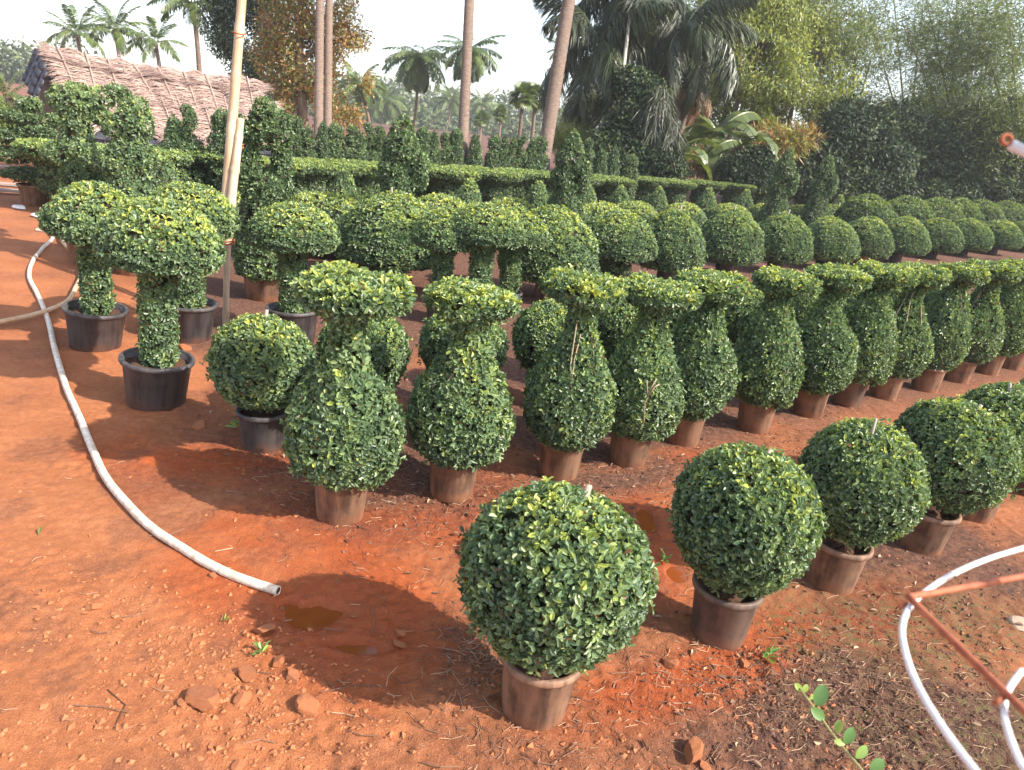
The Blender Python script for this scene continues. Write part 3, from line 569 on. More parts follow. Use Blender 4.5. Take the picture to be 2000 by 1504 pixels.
M_BAMBOO = simple_mat('weathered_bamboo', (.30, .19, .10), (.52, .40, .28), 14, .55, .25, scale3=(1, 1, .12))
M_RUST = simple_mat('rusty_steel', (.22, .055, .025), (.40, .13, .06), 60, .75, .3, bdist=.001)
M_WHITE = simple_mat('white_painted_wire', (.62, .60, .60), (.80, .79, .80), 40, .45, .15, bdist=.001)
M_CULM = simple_mat('green_bamboo_culm', (.10, .095, .03), (.22, .17, .06), 4, .5, .2)

def frond_mesh(L, N, ll, lw, droop, hang, plume=False, w0=.03):
    t_ = np.linspace(0, 1, 14); ang = .35 - droop * t_ ** 1.3                      # slope along the rachis
    ds = L / 13; x = np.concatenate([[0], np.cumsum(np.cos(ang[:-1]) * ds)]); z = np.concatenate([[0], np.cumsum(np.sin(ang[:-1]) * ds)])
    C = np.stack([x, np.zeros(14), z], -1); mb = MB(); mb.tube(C, np.linspace(w0, .006, 14), 4, tint=.7)
    s = np.linspace(.14, .99, N); P = np.stack([np.interp(s, t_, x), np.zeros(N), np.interp(s, t_, z)], -1); a = np.interp(s, t_, ang)
    T = np.stack([np.cos(a), np.zeros(N), np.sin(a)], -1); U = np.stack([-np.sin(a), np.zeros(N), np.cos(a)], -1)
    for side in ((1, -1) if not plume else (1, -1, .55, -.55, 1.7, -1.7)):
        l = ll * (np.sin(np.pi * np.clip(s * .85 + .12, 0, 1)) ** .6) * rng.uniform(.8, 1.1, N); S = np.array([0, np.sign(side), 0])
        up = 0.15 if abs(side) == 1 else (.9 if abs(side) < 1 else -.7)
        D = nrm(T * rng.uniform(.45, .75, N)[:, None] + S * .9 + U * up + rng.normal(size=(N, 3)) * (.28 if plume else .10))
        M = P + D * (l * .5)[:, None] + np.array([0, 0, -1]) * (l * hang * .18)[:, None]
        E_ = M + nrm(D + np.array([0, 0, -1]) * hang * rng.uniform(.6, 1.4, (N, 1))) * (l * .5)[:, None]
        W_ = nrm(np.cross(D, np.array([0, 0, 1.0]))) * lw * .5
        V = np.stack([P - W_ * .5, P + W_ * .5, M + W_, M - W_, E_], 1); o = np.arange(N)[:, None] * 5
        mb.add(V, o + [0, 1, 2, 3], o + [3, 2, 4], np.repeat(rng.uniform(.3, .75, N), 5))
    return mb
FRONDS = [frond_mesh(3.2, 52, .75, .055, d, h).mesh('frond', M_FROND, smooth=False) for d, h in ((.9, .7), (1.5, .9), (2.1, 1.1), (1.2, 1.3))]
FRONDS_FAR = [frond_mesh(3.2, 40, .85, .085, d, h).mesh('frond', M_FROND, smooth=False) for d, h in ((.8, .9), (1.15, 1.3), (1.5, 1.6))]
def trunk_mesh(p0, p1, r0, r1, bow=.2, seg=10, rings=60):
    p0 = np.array(p0, float); p1 = np.array(p1, float); t_ = np.linspace(0, 1, rings)[:, None]
    P = p0 + (p1 - p0) * t_ + np.array([bow, 0, 0]) * np.sin(np.pi * t_)
    r = (r0 + (r1 - r0) * t_[:, 0] + .5 * r0 * np.exp(-t_[:, 0] * 25)) * (1 + .035 * ((np.arange(rings) % 3) == 0))
    return MB().tube(P, r, seg)
def palm(px, py, d, R, n, label, base_px=None, group='coconut palms', r=.14, fl=None, name='coconut_palm', bow=.2, low=0.0):
    top = atd(px, py, d) if not isinstance(px, np.ndarray) else px
    bx = top[:2] + (np.array([base_px, 0]) if base_px is not None else 0)
    o = thing(name, (bx[0], bx[1], 0), label, 'palm tree', group)
    lt = top - np.array([bx[0], bx[1], 0]); trunk_mesh((0, 0, -.1), lt, r, r * .72, bow).build('trunk', M_TRUNK, o)
    fl = fl or FRONDS_FAR
    for k in range(n):
        u = k / n; el = 1.0 - 1.55 * u ** .85 - low + rng.normal() * .08; az = k * 2.399 + rng.normal() * .15
        f = obj('frond', fl[min(len(fl) - 1, int(u * len(fl)))], o); s = R / 3.2 * rng.uniform(.88, 1.08)
        f.location = Vector(lt) + Vector((.1 * math.cos(az), .1 * math.sin(az), .05)); f.rotation_euler = (rng.normal() * .25, -el, az); f.scale = (s, s, s)
    return o
# palms beyond the hut
palm(150, 68, 44, 1.9, 18, 'leftmost coconut palm rising behind the thatched hut')
palm(224, 58, 46, 2.1, 20, 'second coconut palm behind the thatched hut, fullest crown')
palm(304, 84, 43, 1.9, 16, 'third coconut palm behind the thatched hut, upright young crown')
palm(376, 8, 32, 1.9, 20, 'dark coconut palm with bare trunk showing above the hut ridge', r=.13)
palm(8, 190, 38, 1.7, 12, 'low palm at the far left edge beside the hut')
# far grove in the haze
far = [(816, 108, 50, 2.66, 34, .75), (918, 96, 48, 2.37, 32, .6), (752, 195, 105, 4.02, 22, .1), (880, 196, 108, 3.20, 20, .1), (700, 165, 44, 1.70, 22, .3), (722, 205, 122, 3.69, 20, 0), (845, 232, 149, 3.44, 18, 0), (786, 225, 140, 3.44, 18, 0), (942, 205, 131, 3.44, 18, 0), (905, 235, 166, 3.61, 18, 0), (1005, 240, 166, 2.46, 16, 0), (965, 222, 154, 3.20, 18, 0), (1100, 100, 45, 1.18, 16, .1), (1108, 240, 105, 2.87, 16, 0), (1140, 215, 114, 3.44, 18, 0), (668, 215, 105, 3.28, 18, 0), (1345, 215, 96, 3.69, 18, 0), (1290, 235, 105, 3.20, 18, 0)]
FD = ['coconut palm with dense drooping skirt in the hazy grove gap', 'coconut palm standing just behind the bare middle trunk', 'hazy yellowish palm left of the dense drooping palm', 'hazy short palm between the drooping palm and the bare trunk', 'palm crown half hidden by the rust-leaved tree', 'small hazy palm beside the rust-leaved tree', 'faint palm low in the haze under the drooping palm', 'faint palm low in the haze left of the drooping palm', 'faint palm low in the haze right of the bare trunk', 'palest palm deep in the haze by the bare trunk', 'tiny star-shaped palm in the haze below the fan palms', 'faint palm between bare trunk and fan palms', 'pale palm crown peeping out behind the leaning trunk', 'low palm at the foot of the leaning trunk', 'hazy palm behind the drooping plumed fronds', 'low hazy palm behind the twin trunks', 'pale palm seen behind the banana plants', 'low pale palm between the creeper tree and bananas']
for (x, y, d, R, n, low), lb in zip(far, FD): palm(x, y, d, R, n, lb, group='far palms in the haze', base_px=rng.normal() * .6, low=low, r=.11)
# fan palms (palmyra)
def fan_mesh():
    mb = MB()
    for k in range(22):
        a = (k / 21 - .5) * 4.6; D = np.array([math.cos(a), math.sin(a), .15 * math.cos(a * 2)]); S = np.array([-math.sin(a), math.cos(a), 0]); p = np.array([.55, 0, 0]); l = .75 * (1 - .12 * abs(a) / 2.3)
        mb.add([p, p + D * l * .6 + S * .05, p + D * l - np.array([0, 0, .12]), p + D * l * .6 - S * .05], [[0, 1, 2, 3]], tint=rng.uniform(.3, .7))
    return mb.tube([(0, 0, 0), (.55, 0, 0)], .02, 4).mesh('fan_leaf', M_FROND, smooth=False)
FAN = fan_mesh()
for x, y, d, lb in ((1021, 186, 42, 'slim fan palm left of the pair against the pale sky'), (1046, 190, 44, 'fan palm with dead brown skirt right of the pair'), (978, 222, 66, 'hazy fan palm beside the middle bare trunk'), (940, 232, 72, 'faint fan palm low in the haze')):
    top = atd(x, y, d); o = thing('fan_palm', (top[0], top[1], 0), lb, 'palm tree', 'fan palms in the haze'); trunk_mesh((0, 0, -.1), (0, 0, top[2]), .13, .1, .05).build('trunk', M_TRUNK, o)
    for k in range(20):
        u = k / 20; f = obj('fan_leaf', FAN, o); f.location = (0, 0, top[2]); f.rotation_euler = (rng.normal() * .4, -(1.2 - 2.3 * u), k * 2.399); s = .8 * rng.uniform(.9, 1.1); f.scale = (s, s, s)
# tall bare trunks whose crowns are above the picture
for x0, y0, x1, d, r, H_, lb in ((622, 255, 625, 20.5, .125, 9.5, 'tall bare palm trunk, left of the twin trunks'), (640, 260, 643, 21.5, .115, 9.8, 'tall bare palm trunk, right of the twin trunks'), (905, 262, 917, 19.5, .14, 9.5, 'single tall bare palm trunk in the middle of the grove gap'), (1068, 268, 1111, 21, .20, 10.5, 'thick palm trunk leaning right beside the plumed palms')):
    a0 = atd(x0, y0, d); a1 = atd(x1, 0, d); dr = (a1 - a0) / (a1[2] - a0[2]); p0 = a0 - dr * a0[2]; p1 = p0 + dr * H_
    o = thing('tall_palm', (p0[0], p0[1], 0), lb, 'palm tree', 'tall palms with crowns above the picture')
    trunk_mesh((0, 0, -.1), p1 - [p0[0], p0[1], 0], r * 1.05, r * .85, 0, 12, 140).build('trunk', M_TRUNK, o)
    for k in range(20):
        u = k / 20; f = obj('frond', FRONDS[k * 4 // 20], o); f.location = Vector(p1 - [p0[0], p0[1], 0]); f.rotation_euler = (rng.normal() * .2, -(1.0 - 1.6 * u), k * 2.399)

# ---- loose foliage
def cloud_pts(blobs, n, shell=.45, gap=.42, gs=1.6, seed=0):
    vol = np.array([np.prod(np.broadcast_to(r, 3)) ** (2 / 3) for _, r in blobs]); k = rng.choice(len(blobs), n, p=vol / vol.sum())
    C = np.array([c for c, _ in blobs], float)[k]; Rr = np.array([np.broadcast_to(r, 3) for _, r in blobs], float)[k]
    d = nrm(rng.normal(size=(n, 3))); rad = 1 - shell * rng.random(n) ** 1.6 + rng.normal(size=n) * .05
    P = C + d * Rr * rad[:, None]
    g = .5 * vn(P[:, 0] * gs + P[:, 2] * .7 * gs, P[:, 1] * gs + seed, 50 + seed) + .5 * vn(P[:, 2] * gs * 1.3, P[:, 0] * gs * 1.1 + P[:, 1] * gs * .6, 60 + seed)
    keep = (g > gap) & (P[:, 2] > .02); return P[keep], d[keep], g[keep]
def foliage_mesh(blobs, n, L, W, mat, gap=.42, gs=1.6, hang=.3, seed=0, lod=0, shell=.45, tint=(.15, .8)):
    P, d, g = cloud_pts(blobs, n, shell, gap, gs, seed); m = len(P)
    D = nrm(d * .5 + rng.normal(size=(m, 3)) * .7 + np.array([0, 0, -hang])); N = nrm(d * .6 + np.array([0, 0, .7]) + rng.normal(size=(m, 3)) * .4)
    T = np.clip(rng.uniform(*tint, m) + (g - .55) * .5, .02, .98); V, Qd, Tr, k = leaf_geo(P, D, N, L * rng.uniform(.6, 1.2, m), W * rng.uniform(.7, 1.2, m), .15, lod)
    return mesh_np('foliage', V, [f for f in (Qd, Tr) if f is not None], mat, {'tint': np.repeat(T, k)}, smooth=False)
def leafy(name, base, label, cat, blobs, n, L, W, mat, stems=(), group=None, stem_mat=M_BARK, crown='crown', **kw):
    o = thing(name, (base[0], base[1], 0), label, cat, group)
    if len(stems):
        mb = MB()
        for pts, r0, r1 in stems: P = smooth_path(pts, 14); mb.tube(P, np.linspace(r0, r1, 14), 7)
        mb.build('trunk', stem_mat, o)
    obj(crown, foliage_mesh(blobs, n, L, W, mat, **kw), o, 'stuff'); return o
M_RUSTLEAF = leaf_mat('rust_and_olive_leaf', [(0, (.28, .115, .045)), (.25, (.34, .17, .06)), (.45, (.26, .19, .055)), (.65, (.19, .22, .06)), (1, (.32, .36, .09))], transl=.3, vary=.05)
M_DARKLEAF = leaf_mat('dark_tree_leaf', [(0, (.025, .035, .02)), (.5, (.045, .065, .03)), (1, (.09, .12, .05))], transl=.15)
M_YELLOWLEAF = leaf_mat('yellow_green_leaf', [(0, (.07, .10, .03)), (.35, (.15, .19, .045)), (.7, (.27, .31, .06)), (1, (.44, .45, .10))], transl=.38)
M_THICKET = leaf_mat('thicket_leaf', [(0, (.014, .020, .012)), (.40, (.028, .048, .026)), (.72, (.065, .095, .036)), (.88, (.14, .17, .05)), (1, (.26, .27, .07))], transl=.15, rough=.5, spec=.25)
M_BAMLEAF = leaf_mat('bamboo_leaf', [(0, (.06, .085, .03)), (.5, (.12, .16, .05)), (1, (.26, .30, .085))], transl=.38)
def rel(base, px, py, d): q = atd(px, py, d); return q - [base[0], base[1], 0]
def base_at(px, py, d): q = atd(px, py, d); return q[:2]
# rust-leaved tree behind the hut
B_ = base_at(600, 150, 23); R_ = lambda x, y, d=23: rel(B_, x, y, d)
leafy('rust_leaved_tree', B_, 'big tree with rusty brown lower leaves behind the twin trunks', 'tree',
      [(R_(560, 210), (1.2, 1, 1.0)), (R_(600, 150), (1.4, 1.2, 1.2)), (R_(660, 170), (1.1, 1.1, 1.1)), (R_(690, 140), (.7, .7, .9)), (R_(640, 60), (1.3, 1.2, 1.1)), (R_(580, 60), (1.3, 1.2, 1.0)), (R_(530, 130), (.9, .9, 1.0)), (R_(690, 60), (.6, .6, .9)), (R_(700, 215), (.5, .5, .8)), (R_(575, 260), (1.1, .8, .9)), (R_(640, 250), (.9, .8, .9)), (R_(600, -30), (1.8, 1.5, 1.0))],
      34000, .13, .06, M_RUSTLEAF, [([(0, 0, 0), R_(590, 200), R_(585, 60), R_(590, -40)], .22, .08), ([R_(590, 190), R_(545, 110), R_(520, 20)], .12, .04), ([R_(588, 120), R_(650, 60), R_(690, 10)], .1, .03), ([R_(590, 160), R_(570, 220), R_(560, 262)], .08, .03)], gap=.47, gs=1.3, shell=.7, tint=(0, .75))
B_ = base_at(480, 100, 27)
leafy('dark_tree', B_, 'dark dense tree behind the hut, crossed by the bamboo pole', 'tree',
      [(R_(440, 20, 27), (1.0, 1.0, 1.3)), (R_(490, 90, 27), (1.3, 1.1, 1.2)), (R_(530, 20, 27), (1.3, 1.1, 1.2)), (R_(500, 160, 27), (1.0, .9, .9)), (R_(440, 75, 27), (.7, .7, .7)), (R_(470, -40, 27), (1.8, 1.4, 1.1))],
      26000, .15, .06, M_DARKLEAF, [([(0, 0, 0), R_(500, 180, 27), R_(520, 60, 27), R_(510, -40, 27)], .22, .1), ([R_(505, 140, 27), R_(450, 60, 27), R_(430, 0, 27)], .11, .04)], gap=.40, gs=1.1, shell=.8, hang=.6)
# hazy mass of far trees
blobs = [];
for x in np.linspace(560, 1480, 34):
    q = atd(x, horizon(x) - 12 - 14 * rng.random(), 160 + 30 * rng.random()); blobs.append((q, (5.8, 5, 3.8 + 2.8 * rng.random())))
    q = atd(x, horizon(x) + 14, 140 + 20 * rng.random()); blobs.append((q, (5.8, 5, 3.4)))
M_FARWOOD = leaf_mat('far_wood_leaf', [(0, (.06, .09, .04)), (1, (.16, .19, .07))], transl=.2)
obj('far_trees', foliage_mesh(blobs, 26000, 1.5, .85, M_FARWOOD, gap=.3, gs=.18, shell=.6), kind='stuff')
blobs = [(atd(x, horizon(x) - 5, 110 + 20 * rng.random()), (4.8, 4, 4.8)) for x in np.linspace(-300, 140, 12)]
obj('far_trees', foliage_mesh(blobs, 7000, 1.2, .6, M_FARWOOD, gap=.3, gs=.18, shell=.6), kind='stuff')
# plumed (foxtail) palms
PL = [frond_mesh(1.9, 64, .60, .022, d, 2.4, True, .022).mesh('frond', M_FOXTAIL, smooth=False) for d in (1.5, 2.3, 2.9)]
def plumed(x, y, d, n, s, label, bx=0.0, el0=.9, el1=-1.1):
    top = atd(x, y, d); o = thing('plumed_palm', (top[0] + bx, top[1], 0), label, 'palm tree', 'plumed palms with bushy drooping fronds')
    trunk_mesh((0, 0, -.1), (-bx, 0, top[2]), .15, .11, .05).build('trunk', M_TRUNK, o)
    for k in range(n):
        u = k / n; f = obj('frond', PL[min(2, int(u * 3))], o); f.location = (-bx, 0, top[2]); f.rotation_euler = (rng.normal() * .3, -(el0 + (el1 - el0) * u), k * 2.399 + .6); q = s * rng.uniform(.85, 1.1); f.scale = (q, q, q)
plumed(1172, 92, 26, 14, 1.75, 'plumed palm with long drooping fronds right of the leaning trunk', .1)
plumed(1335, 62, 26, 16, 1.7, 'plumed palm with dark bushy fronds left of the yellow-green tree', -.15, .8, -.8)
plumed(1215, -10, 27, 14, 1.8, 'plumed palm highest above the thin pale pole', .05, .8, -.9)
plumed(1490, 5, 34, 10, 1.6, 'small dark plumed palm at the top edge near the bamboo', 0, .8, -.6)
p0 = atd(1213, 175, 24.5); p1 = atd(1236, -20, 24.5); dr = (p1 - p0) / (p1[2] - p0[2]); b0 = p0 - dr * p0[2]
o = thing('slender_trunk', (b0[0], b0[1], 0), 'thin pale leaning stem between the plumed palms', 'tree trunk'); trunk_mesh((0, 0, -.1), p1 - [b0[0], b0[1], 0], .07, .055, 0).build('trunk', simple_mat('pale_bark', (.38, .35, .30), (.6, .57, .5), 10, .8, .3), o)
for x0, x1, yy, lb in ((1312, 1336, 175, 'slim pale trunk left of the pair under the orange dead fronds'), (1326, 1352, 178, 'slim pale trunk right of the pair under the orange dead fronds')):
    p0 = atd(x0, 270, 27); p1 = atd(x1, yy, 27); dr = (p1 - p0) / (p1[2] - p0[2]); b0 = p0 - dr * p0[2]
    o = thing('slender_trunk', (b0[0], b0[1], 0), lb, 'tree trunk', 'slim pale trunks'); trunk_mesh((0, 0, -.1), p1 - [b0[0], b0[1], 0], .10, .075, 0).build('trunk', M_TRUNK, o)
    fm = MB()
    for k in range(7):
        f = obj('dead_frond', PL[2] if k else PL[1], o); f.location = Vector(p1 - [b0[0], b0[1], 0]); f.rotation_euler = (rng.normal() * .4, .1 + rng.random() * 1.2, k * 2.4); f.scale = (rng.uniform(.5, .8),) * 3
        f.data = f.data if f.data.name.startswith('dead') else f.data
M_DEAD = leaf_mat('dead_orange_frond', [(0, (.20, .10, .05)), (1, (.36, .19, .10))], transl=.3, vary=0)
_dd = {}
for o_ in [q for q in COL.objects if q.name.startswith('dead_frond')]:
    k = o_.data.name
    if k not in _dd: _dd[k] = o_.data.copy(); _dd[k].materials[0] = M_DEAD; _dd[k].name = 'dead_frond'
    o_.data = _dd[k]
# creeper-covered stump
B_ = base_at(1240, 230, 24.5); R_ = lambda x, y, d=24.5: rel(B_, x, y, d)
leafy('creeper_covered_tree', B_, 'stumpy tree smothered in ivy-like creeper with a dark drooping side', 'tree',
      [(R_(1235, 165), (0.76, 0.73, 0.58)), (R_(1262, 195), (0.76, 0.73, 0.76)), (R_(1240, 240), (0.91, 0.76, 0.91)), (R_(1205, 280), (0.76, 0.73, 0.91)), (R_(1275, 250), (0.73, 0.64, 0.91)), (R_(1240, 310), (1.09, 0.82, 0.91))], 20000, .13, .10, M_THICKET,
      [([(0, 0, 0), R_(1230, 290), R_(1240, 180)], .35, .25)], gap=.25, gs=1.4, hang=.7, crown='creeper', shell=.35)
B_ = base_at(1290, 270, 24.0)
leafy('hanging_reed_clump', B_, 'dark clump of long hanging leaves right of the creeper tree', 'plant',
      [(R_(1280, 230, 24), (0.51, 0.55, 1.09)), (R_(1302, 275, 24), (0.44, 0.55, 0.82))], 4500, .8, .03, M_FOXTAIL, gap=.1, hang=2.2, crown='leaves', shell=.9)
B_ = base_at(1215, 320, 24.0)
leafy('dark_shrub', B_, 'dark shrub at the foot of the creeper tree', 'shrub', [(R_(x, y, 24.0), (0.73, 0.64, 0.73)) for x, y in ((1150, 300), (1185, 315), (1225, 325), (1262, 325), (1300, 330))], 9000, .17, .08, M_THICKET, gap=.25, gs=1.2, shell=.5)
# feathery golden shrubs in front of the plumed palms
B_ = base_at(1130, 270, 26)
leafy('feathery_bush', B_, 'pale feathery bush glowing behind the last topiary row', 'shrub', [(R_(1120, 265, 26), (0.72, 0.64, 0.48)), (R_(1090, 272, 26), (0.56, 0.48, 0.40)), (R_(1145, 285, 26), (0.64, 0.64, 0.56))], 5000, .34, .018, M_YELLOWLEAF, gap=.15, hang=.8, shell=.8)
# banana plants
def banana_leaf(L=1.5, W=.42):
    n = 16; t_ = np.linspace(0, 1, n); ang = .7 - 2.0 * t_; ds = L / n; x = np.cumsum(np.cos(ang) * ds); z = np.cumsum(np.sin(ang) * ds); w = W * .5 * np.sin(np.pi * np.clip(t_ * .92 + .05, 0, 1)) ** .6
    mb = MB().tube(np.stack([x, x * 0, z], -1), np.linspace(.025, .006, n), 4, tint=.8)
    for s in (1, -1):
        for k in range(n - 1):
            g = .012 if rng.random() < .35 else .0; dz = -.25 * w[k] - .08 * rng.random() * w[k] * (3 if g else 1)
            mb.add([(x[k] + g, 0, z[k]), (x[k + 1], 0, z[k + 1]), (x[k + 1], s * w[k + 1], z[k + 1] + dz), (x[k] + g, s * w[k], z[k] + dz)], [[0, 1, 2, 3]], tint=rng.uniform(.3, .7))
    return mb.mesh('leaf', M_BANANA, smooth=False)
M_BANANA = leaf_mat('banana_leaf', [(0, (.05, .07, .025)), (.5, (.09, .13, .04)), (1, (.22, .25, .09))], rough=.35, transl=.35)
BL = [banana_leaf() for _ in range(3)]
for x, y, d, n, s, lb in ((1400, 262, 28, 8, 1.8, 'banana plant with broad torn leaves behind the flat-topped row'), (1450, 285, 27, 7, 1.45, 'lower banana plant at the left edge of the dark thicket'), (1330, 300, 25, 6, 1.2, 'young banana plant at the foot of the slim trunks'), (1700, 225, 42, 7, 1.7, 'pale banana plant seen in the gap beyond the thicket')):
    top = atd(x, y, d); o = thing('banana_plant', (top[0], top[1], 0), lb, 'banana plant', 'banana plants'); trunk_mesh((0, 0, -.05), (0, 0, max(top[2], .3)), .11, .07, .03, rings=20).build('stem', M_CULM, o)
    for k in range(n): f = obj('leaf', BL[k % 3], o); f.location = (0, 0, max(top[2], .3) - .05); f.rotation_euler = (rng.normal() * .3, -.55 + 1.1 * k / n, k * 2.4 + .4); q = s * rng.uniform(.8, 1.1); f.scale = (q, q, q)
# low warm undergrowth under the bananas
B_ = base_at(1400, 320, 27.5)
leafy('dry_fern_bed', B_, 'yellow and rusty ferns behind the flat-topped row', 'undergrowth', [(rel(B_, x, y, 27.5), (.75, .7, .5)) for x, y in ((1330, 315), (1370, 320), (1410, 325), (1450, 330), (1500, 270), (1530, 285), (1560, 270), (1480, 300))], 6000, .42, .05, M_RUSTLEAF, gap=.2, hang=.2, shell=.8, tint=(.1, .9))
# yellow-green trees
def ytree(x, y, d, sp, n, lb, mat=M_YELLOWLEAF, L=.21, W=.07, gap=.52, name='yellow_green_tree'):
    B_ = base_at(x, y, d); bl = [(rel(B_, x + a * sp, y + b_ * sp, d + c * 1.8), np.array((.9, .9, .8)) * r * 1.5) for a, b_, c, r in ((0, 0, 0, 1.5), (-.5, .35, .5, 1.1), (.55, .3, -.5, 1.2), (-.35, -.5, -.3, 1.2), (.4, -.5, .6, 1.2), (0, -1, 0, 1.3), (-.1, .8, .2, 1.0), (.45, .85, 0, .9), (-.55, .9, .3, .8))]
    leafy(name, B_, lb, 'tree', bl, n, L, W, mat, [([(0, 0, 0), rel(B_, x, y + .6 * sp, d), rel(B_, x + 5, y - sp, d)], .14, .04), ([rel(B_, x, y + .5 * sp, d), rel(B_, x - .5 * sp, y - .3 * sp, d)], .07, .02), ([rel(B_, x, y + .3 * sp, d), rel(B_, x + .5 * sp, y - .4 * sp, d)], .07, .02)], gap=gap, gs=.8, hang=.8, shell=.8, tint=(0, .9))
ytree(1440, 120, 31, 135, 42000, 'sunlit yellow-green tree between plumed palms and bamboo')
ytree(1545, 150, 32, 120, 36000, 'sunlit yellow-green tree behind the red ferns')
ytree(1450, -20, 32, 120, 26000, 'yellow-green tree crown at the top edge above the plumed palm')
ytree(1610, 60, 33, 100, 16000, 'olive tree with open crown left of the sky gap', M_BAMLEAF, .26, .05, .5, 'olive_tree')
# bamboo
def bamboo(x, y, d, culms, n, label, gap=.5, sx=1.0):
    B_ = base_at(x, y, d); o = thing('bamboo_clump', (B_[0], B_[1], 0), label, 'bamboo', 'bamboo clumps on the right'); Ps, Ts = [], []
    for (ax, ay, bx, by) in culms:
        a0 = rel(B_, ax, ay, d); a1 = rel(B_, bx, by, d); g0 = a0.copy(); g0[2] = 0; g0[0] -= (a1[0] - a0[0]) * .25
        P = smooth_path([g0, a0, (a0 + a1) / 2 + [0, 0, .25], a1], 40); r = np.linspace(.07, .02, 40) * (1 + .12 * (np.arange(40) % 4 == 0)); MB().tube(P, r, 6).build('culm', M_CULM, o)
        Ps.append(P[10:])
    P = np.vstack(Ps); m = n // 9; k = rng.integers(0, len(P), m); tip = P[k] + nrm(rng.normal(size=(m, 3)) * [1, 1, .6]) * (rng.random(m)[:, None] ** .6) * [2.4 * sx, 2.4 * sx, 1.4] + [0, 0, -.25]
    g = .6 * vn(tip[:, 0] * .45 + tip[:, 2] * .2, tip[:, 2] * .5 + tip[:, 1] * .2, 77) + .4 * vn(tip[:, 0] * 1.3, tip[:, 2] * 1.3 + tip[:, 1], 78); tip = tip[g > gap - .06]; m = len(tip)
    C = np.repeat(tip, 9, 0) + rng.normal(size=(m * 9, 3)) * [.24, .24, .15]; D = nrm(np.repeat(nrm(rng.normal(size=(m, 3)) * [1, 1, .2] + [-.4, 0, -.5]), 9, 0) + rng.normal(size=(m * 9, 3)) * .45)
    V, Qd, Tr, kk = leaf_geo(C, D, nrm(rng.normal(size=(m * 9, 3)) + [0, 0, 1]), rng.uniform(.18, .36, m * 9), rng.uniform(.028, .046, m * 9), .1, 0)
    obj('foliage', mesh_np('foliage', V, [Tr], M_BAMLEAF, {'tint': np.repeat(np.clip(rng.uniform(.1, .8, m * 9) + np.repeat(rng.normal(size=m) * .15, 9), 0, 1), kk)}, smooth=False), o, 'stuff')
bamboo(1880, 150, 33, [(1878, 330, 1895, -20), (1872, 330, 1800, -40), (1885, 330, 1960, -30), (1905, 330, 2030, 40), (1865, 330, 1760, 40)], 41040, 'bamboo clump with one straight reddish culm at the right')
bamboo(1640, 120, 35, [(1640, 260, 1632, -30), (1652, 260, 1690, -40), (1630, 260, 1590, -30), (1660, 260, 1740, -20)], 30096, 'bamboo clump with crossing culms beside the yellow-green tree', .52)
bamboo(1980, 120, 31, [(1990, 330, 1960, -60), (2010, 330, 2060, -40), (1985, 330, 1900, 20)], 35568, 'bamboo clump cut by the right picture edge')
bamboo(1760, 60, 38, [(1765, 280, 1740, -60), (1770, 280, 1810, -60), (1760, 280, 1690, 10)], 21888, 'thin bamboo clump in the bright gap', .55)
bamboo(1860, 160, 38, [(1830, 300, 1800, 40), (1850, 300, 1870, -30), (1900, 300, 1930, -30)], 27360, 'dense bamboo clump behind the reddish culm', .4)
# dark thicket
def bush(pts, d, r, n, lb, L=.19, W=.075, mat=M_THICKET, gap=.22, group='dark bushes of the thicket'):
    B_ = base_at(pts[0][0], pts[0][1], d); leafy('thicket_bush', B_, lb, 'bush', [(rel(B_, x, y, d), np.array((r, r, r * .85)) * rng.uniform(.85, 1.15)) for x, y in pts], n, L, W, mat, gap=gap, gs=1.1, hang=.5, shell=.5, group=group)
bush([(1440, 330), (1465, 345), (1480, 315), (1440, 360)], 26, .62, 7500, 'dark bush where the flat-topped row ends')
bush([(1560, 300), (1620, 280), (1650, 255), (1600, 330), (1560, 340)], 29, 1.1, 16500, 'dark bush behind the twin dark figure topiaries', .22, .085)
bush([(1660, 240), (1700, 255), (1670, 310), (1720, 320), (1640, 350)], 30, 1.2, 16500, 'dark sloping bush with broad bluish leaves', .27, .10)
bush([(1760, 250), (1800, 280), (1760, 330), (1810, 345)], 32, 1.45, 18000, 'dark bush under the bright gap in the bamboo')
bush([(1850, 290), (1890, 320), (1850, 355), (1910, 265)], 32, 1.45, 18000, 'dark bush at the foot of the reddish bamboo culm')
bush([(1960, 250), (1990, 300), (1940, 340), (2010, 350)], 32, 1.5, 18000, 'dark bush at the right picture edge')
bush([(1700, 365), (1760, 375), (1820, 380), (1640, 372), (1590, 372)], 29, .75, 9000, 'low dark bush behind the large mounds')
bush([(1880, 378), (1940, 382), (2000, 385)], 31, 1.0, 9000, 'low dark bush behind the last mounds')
leafy('wild_bush', base_at(10, 250, 19), 'yellowish wild bush at the far left edge behind the cloud-pruned tree', 'bush', [(rel(base_at(10, 250, 19), x, y, 19), (.7, .7, .55)) for x, y in ((-20, 280), (20, 270), (45, 250), (0, 240), (-30, 320))], 9000, .16, .06, M_BAMLEAF, gap=.3, gs=1.3, shell=.6)
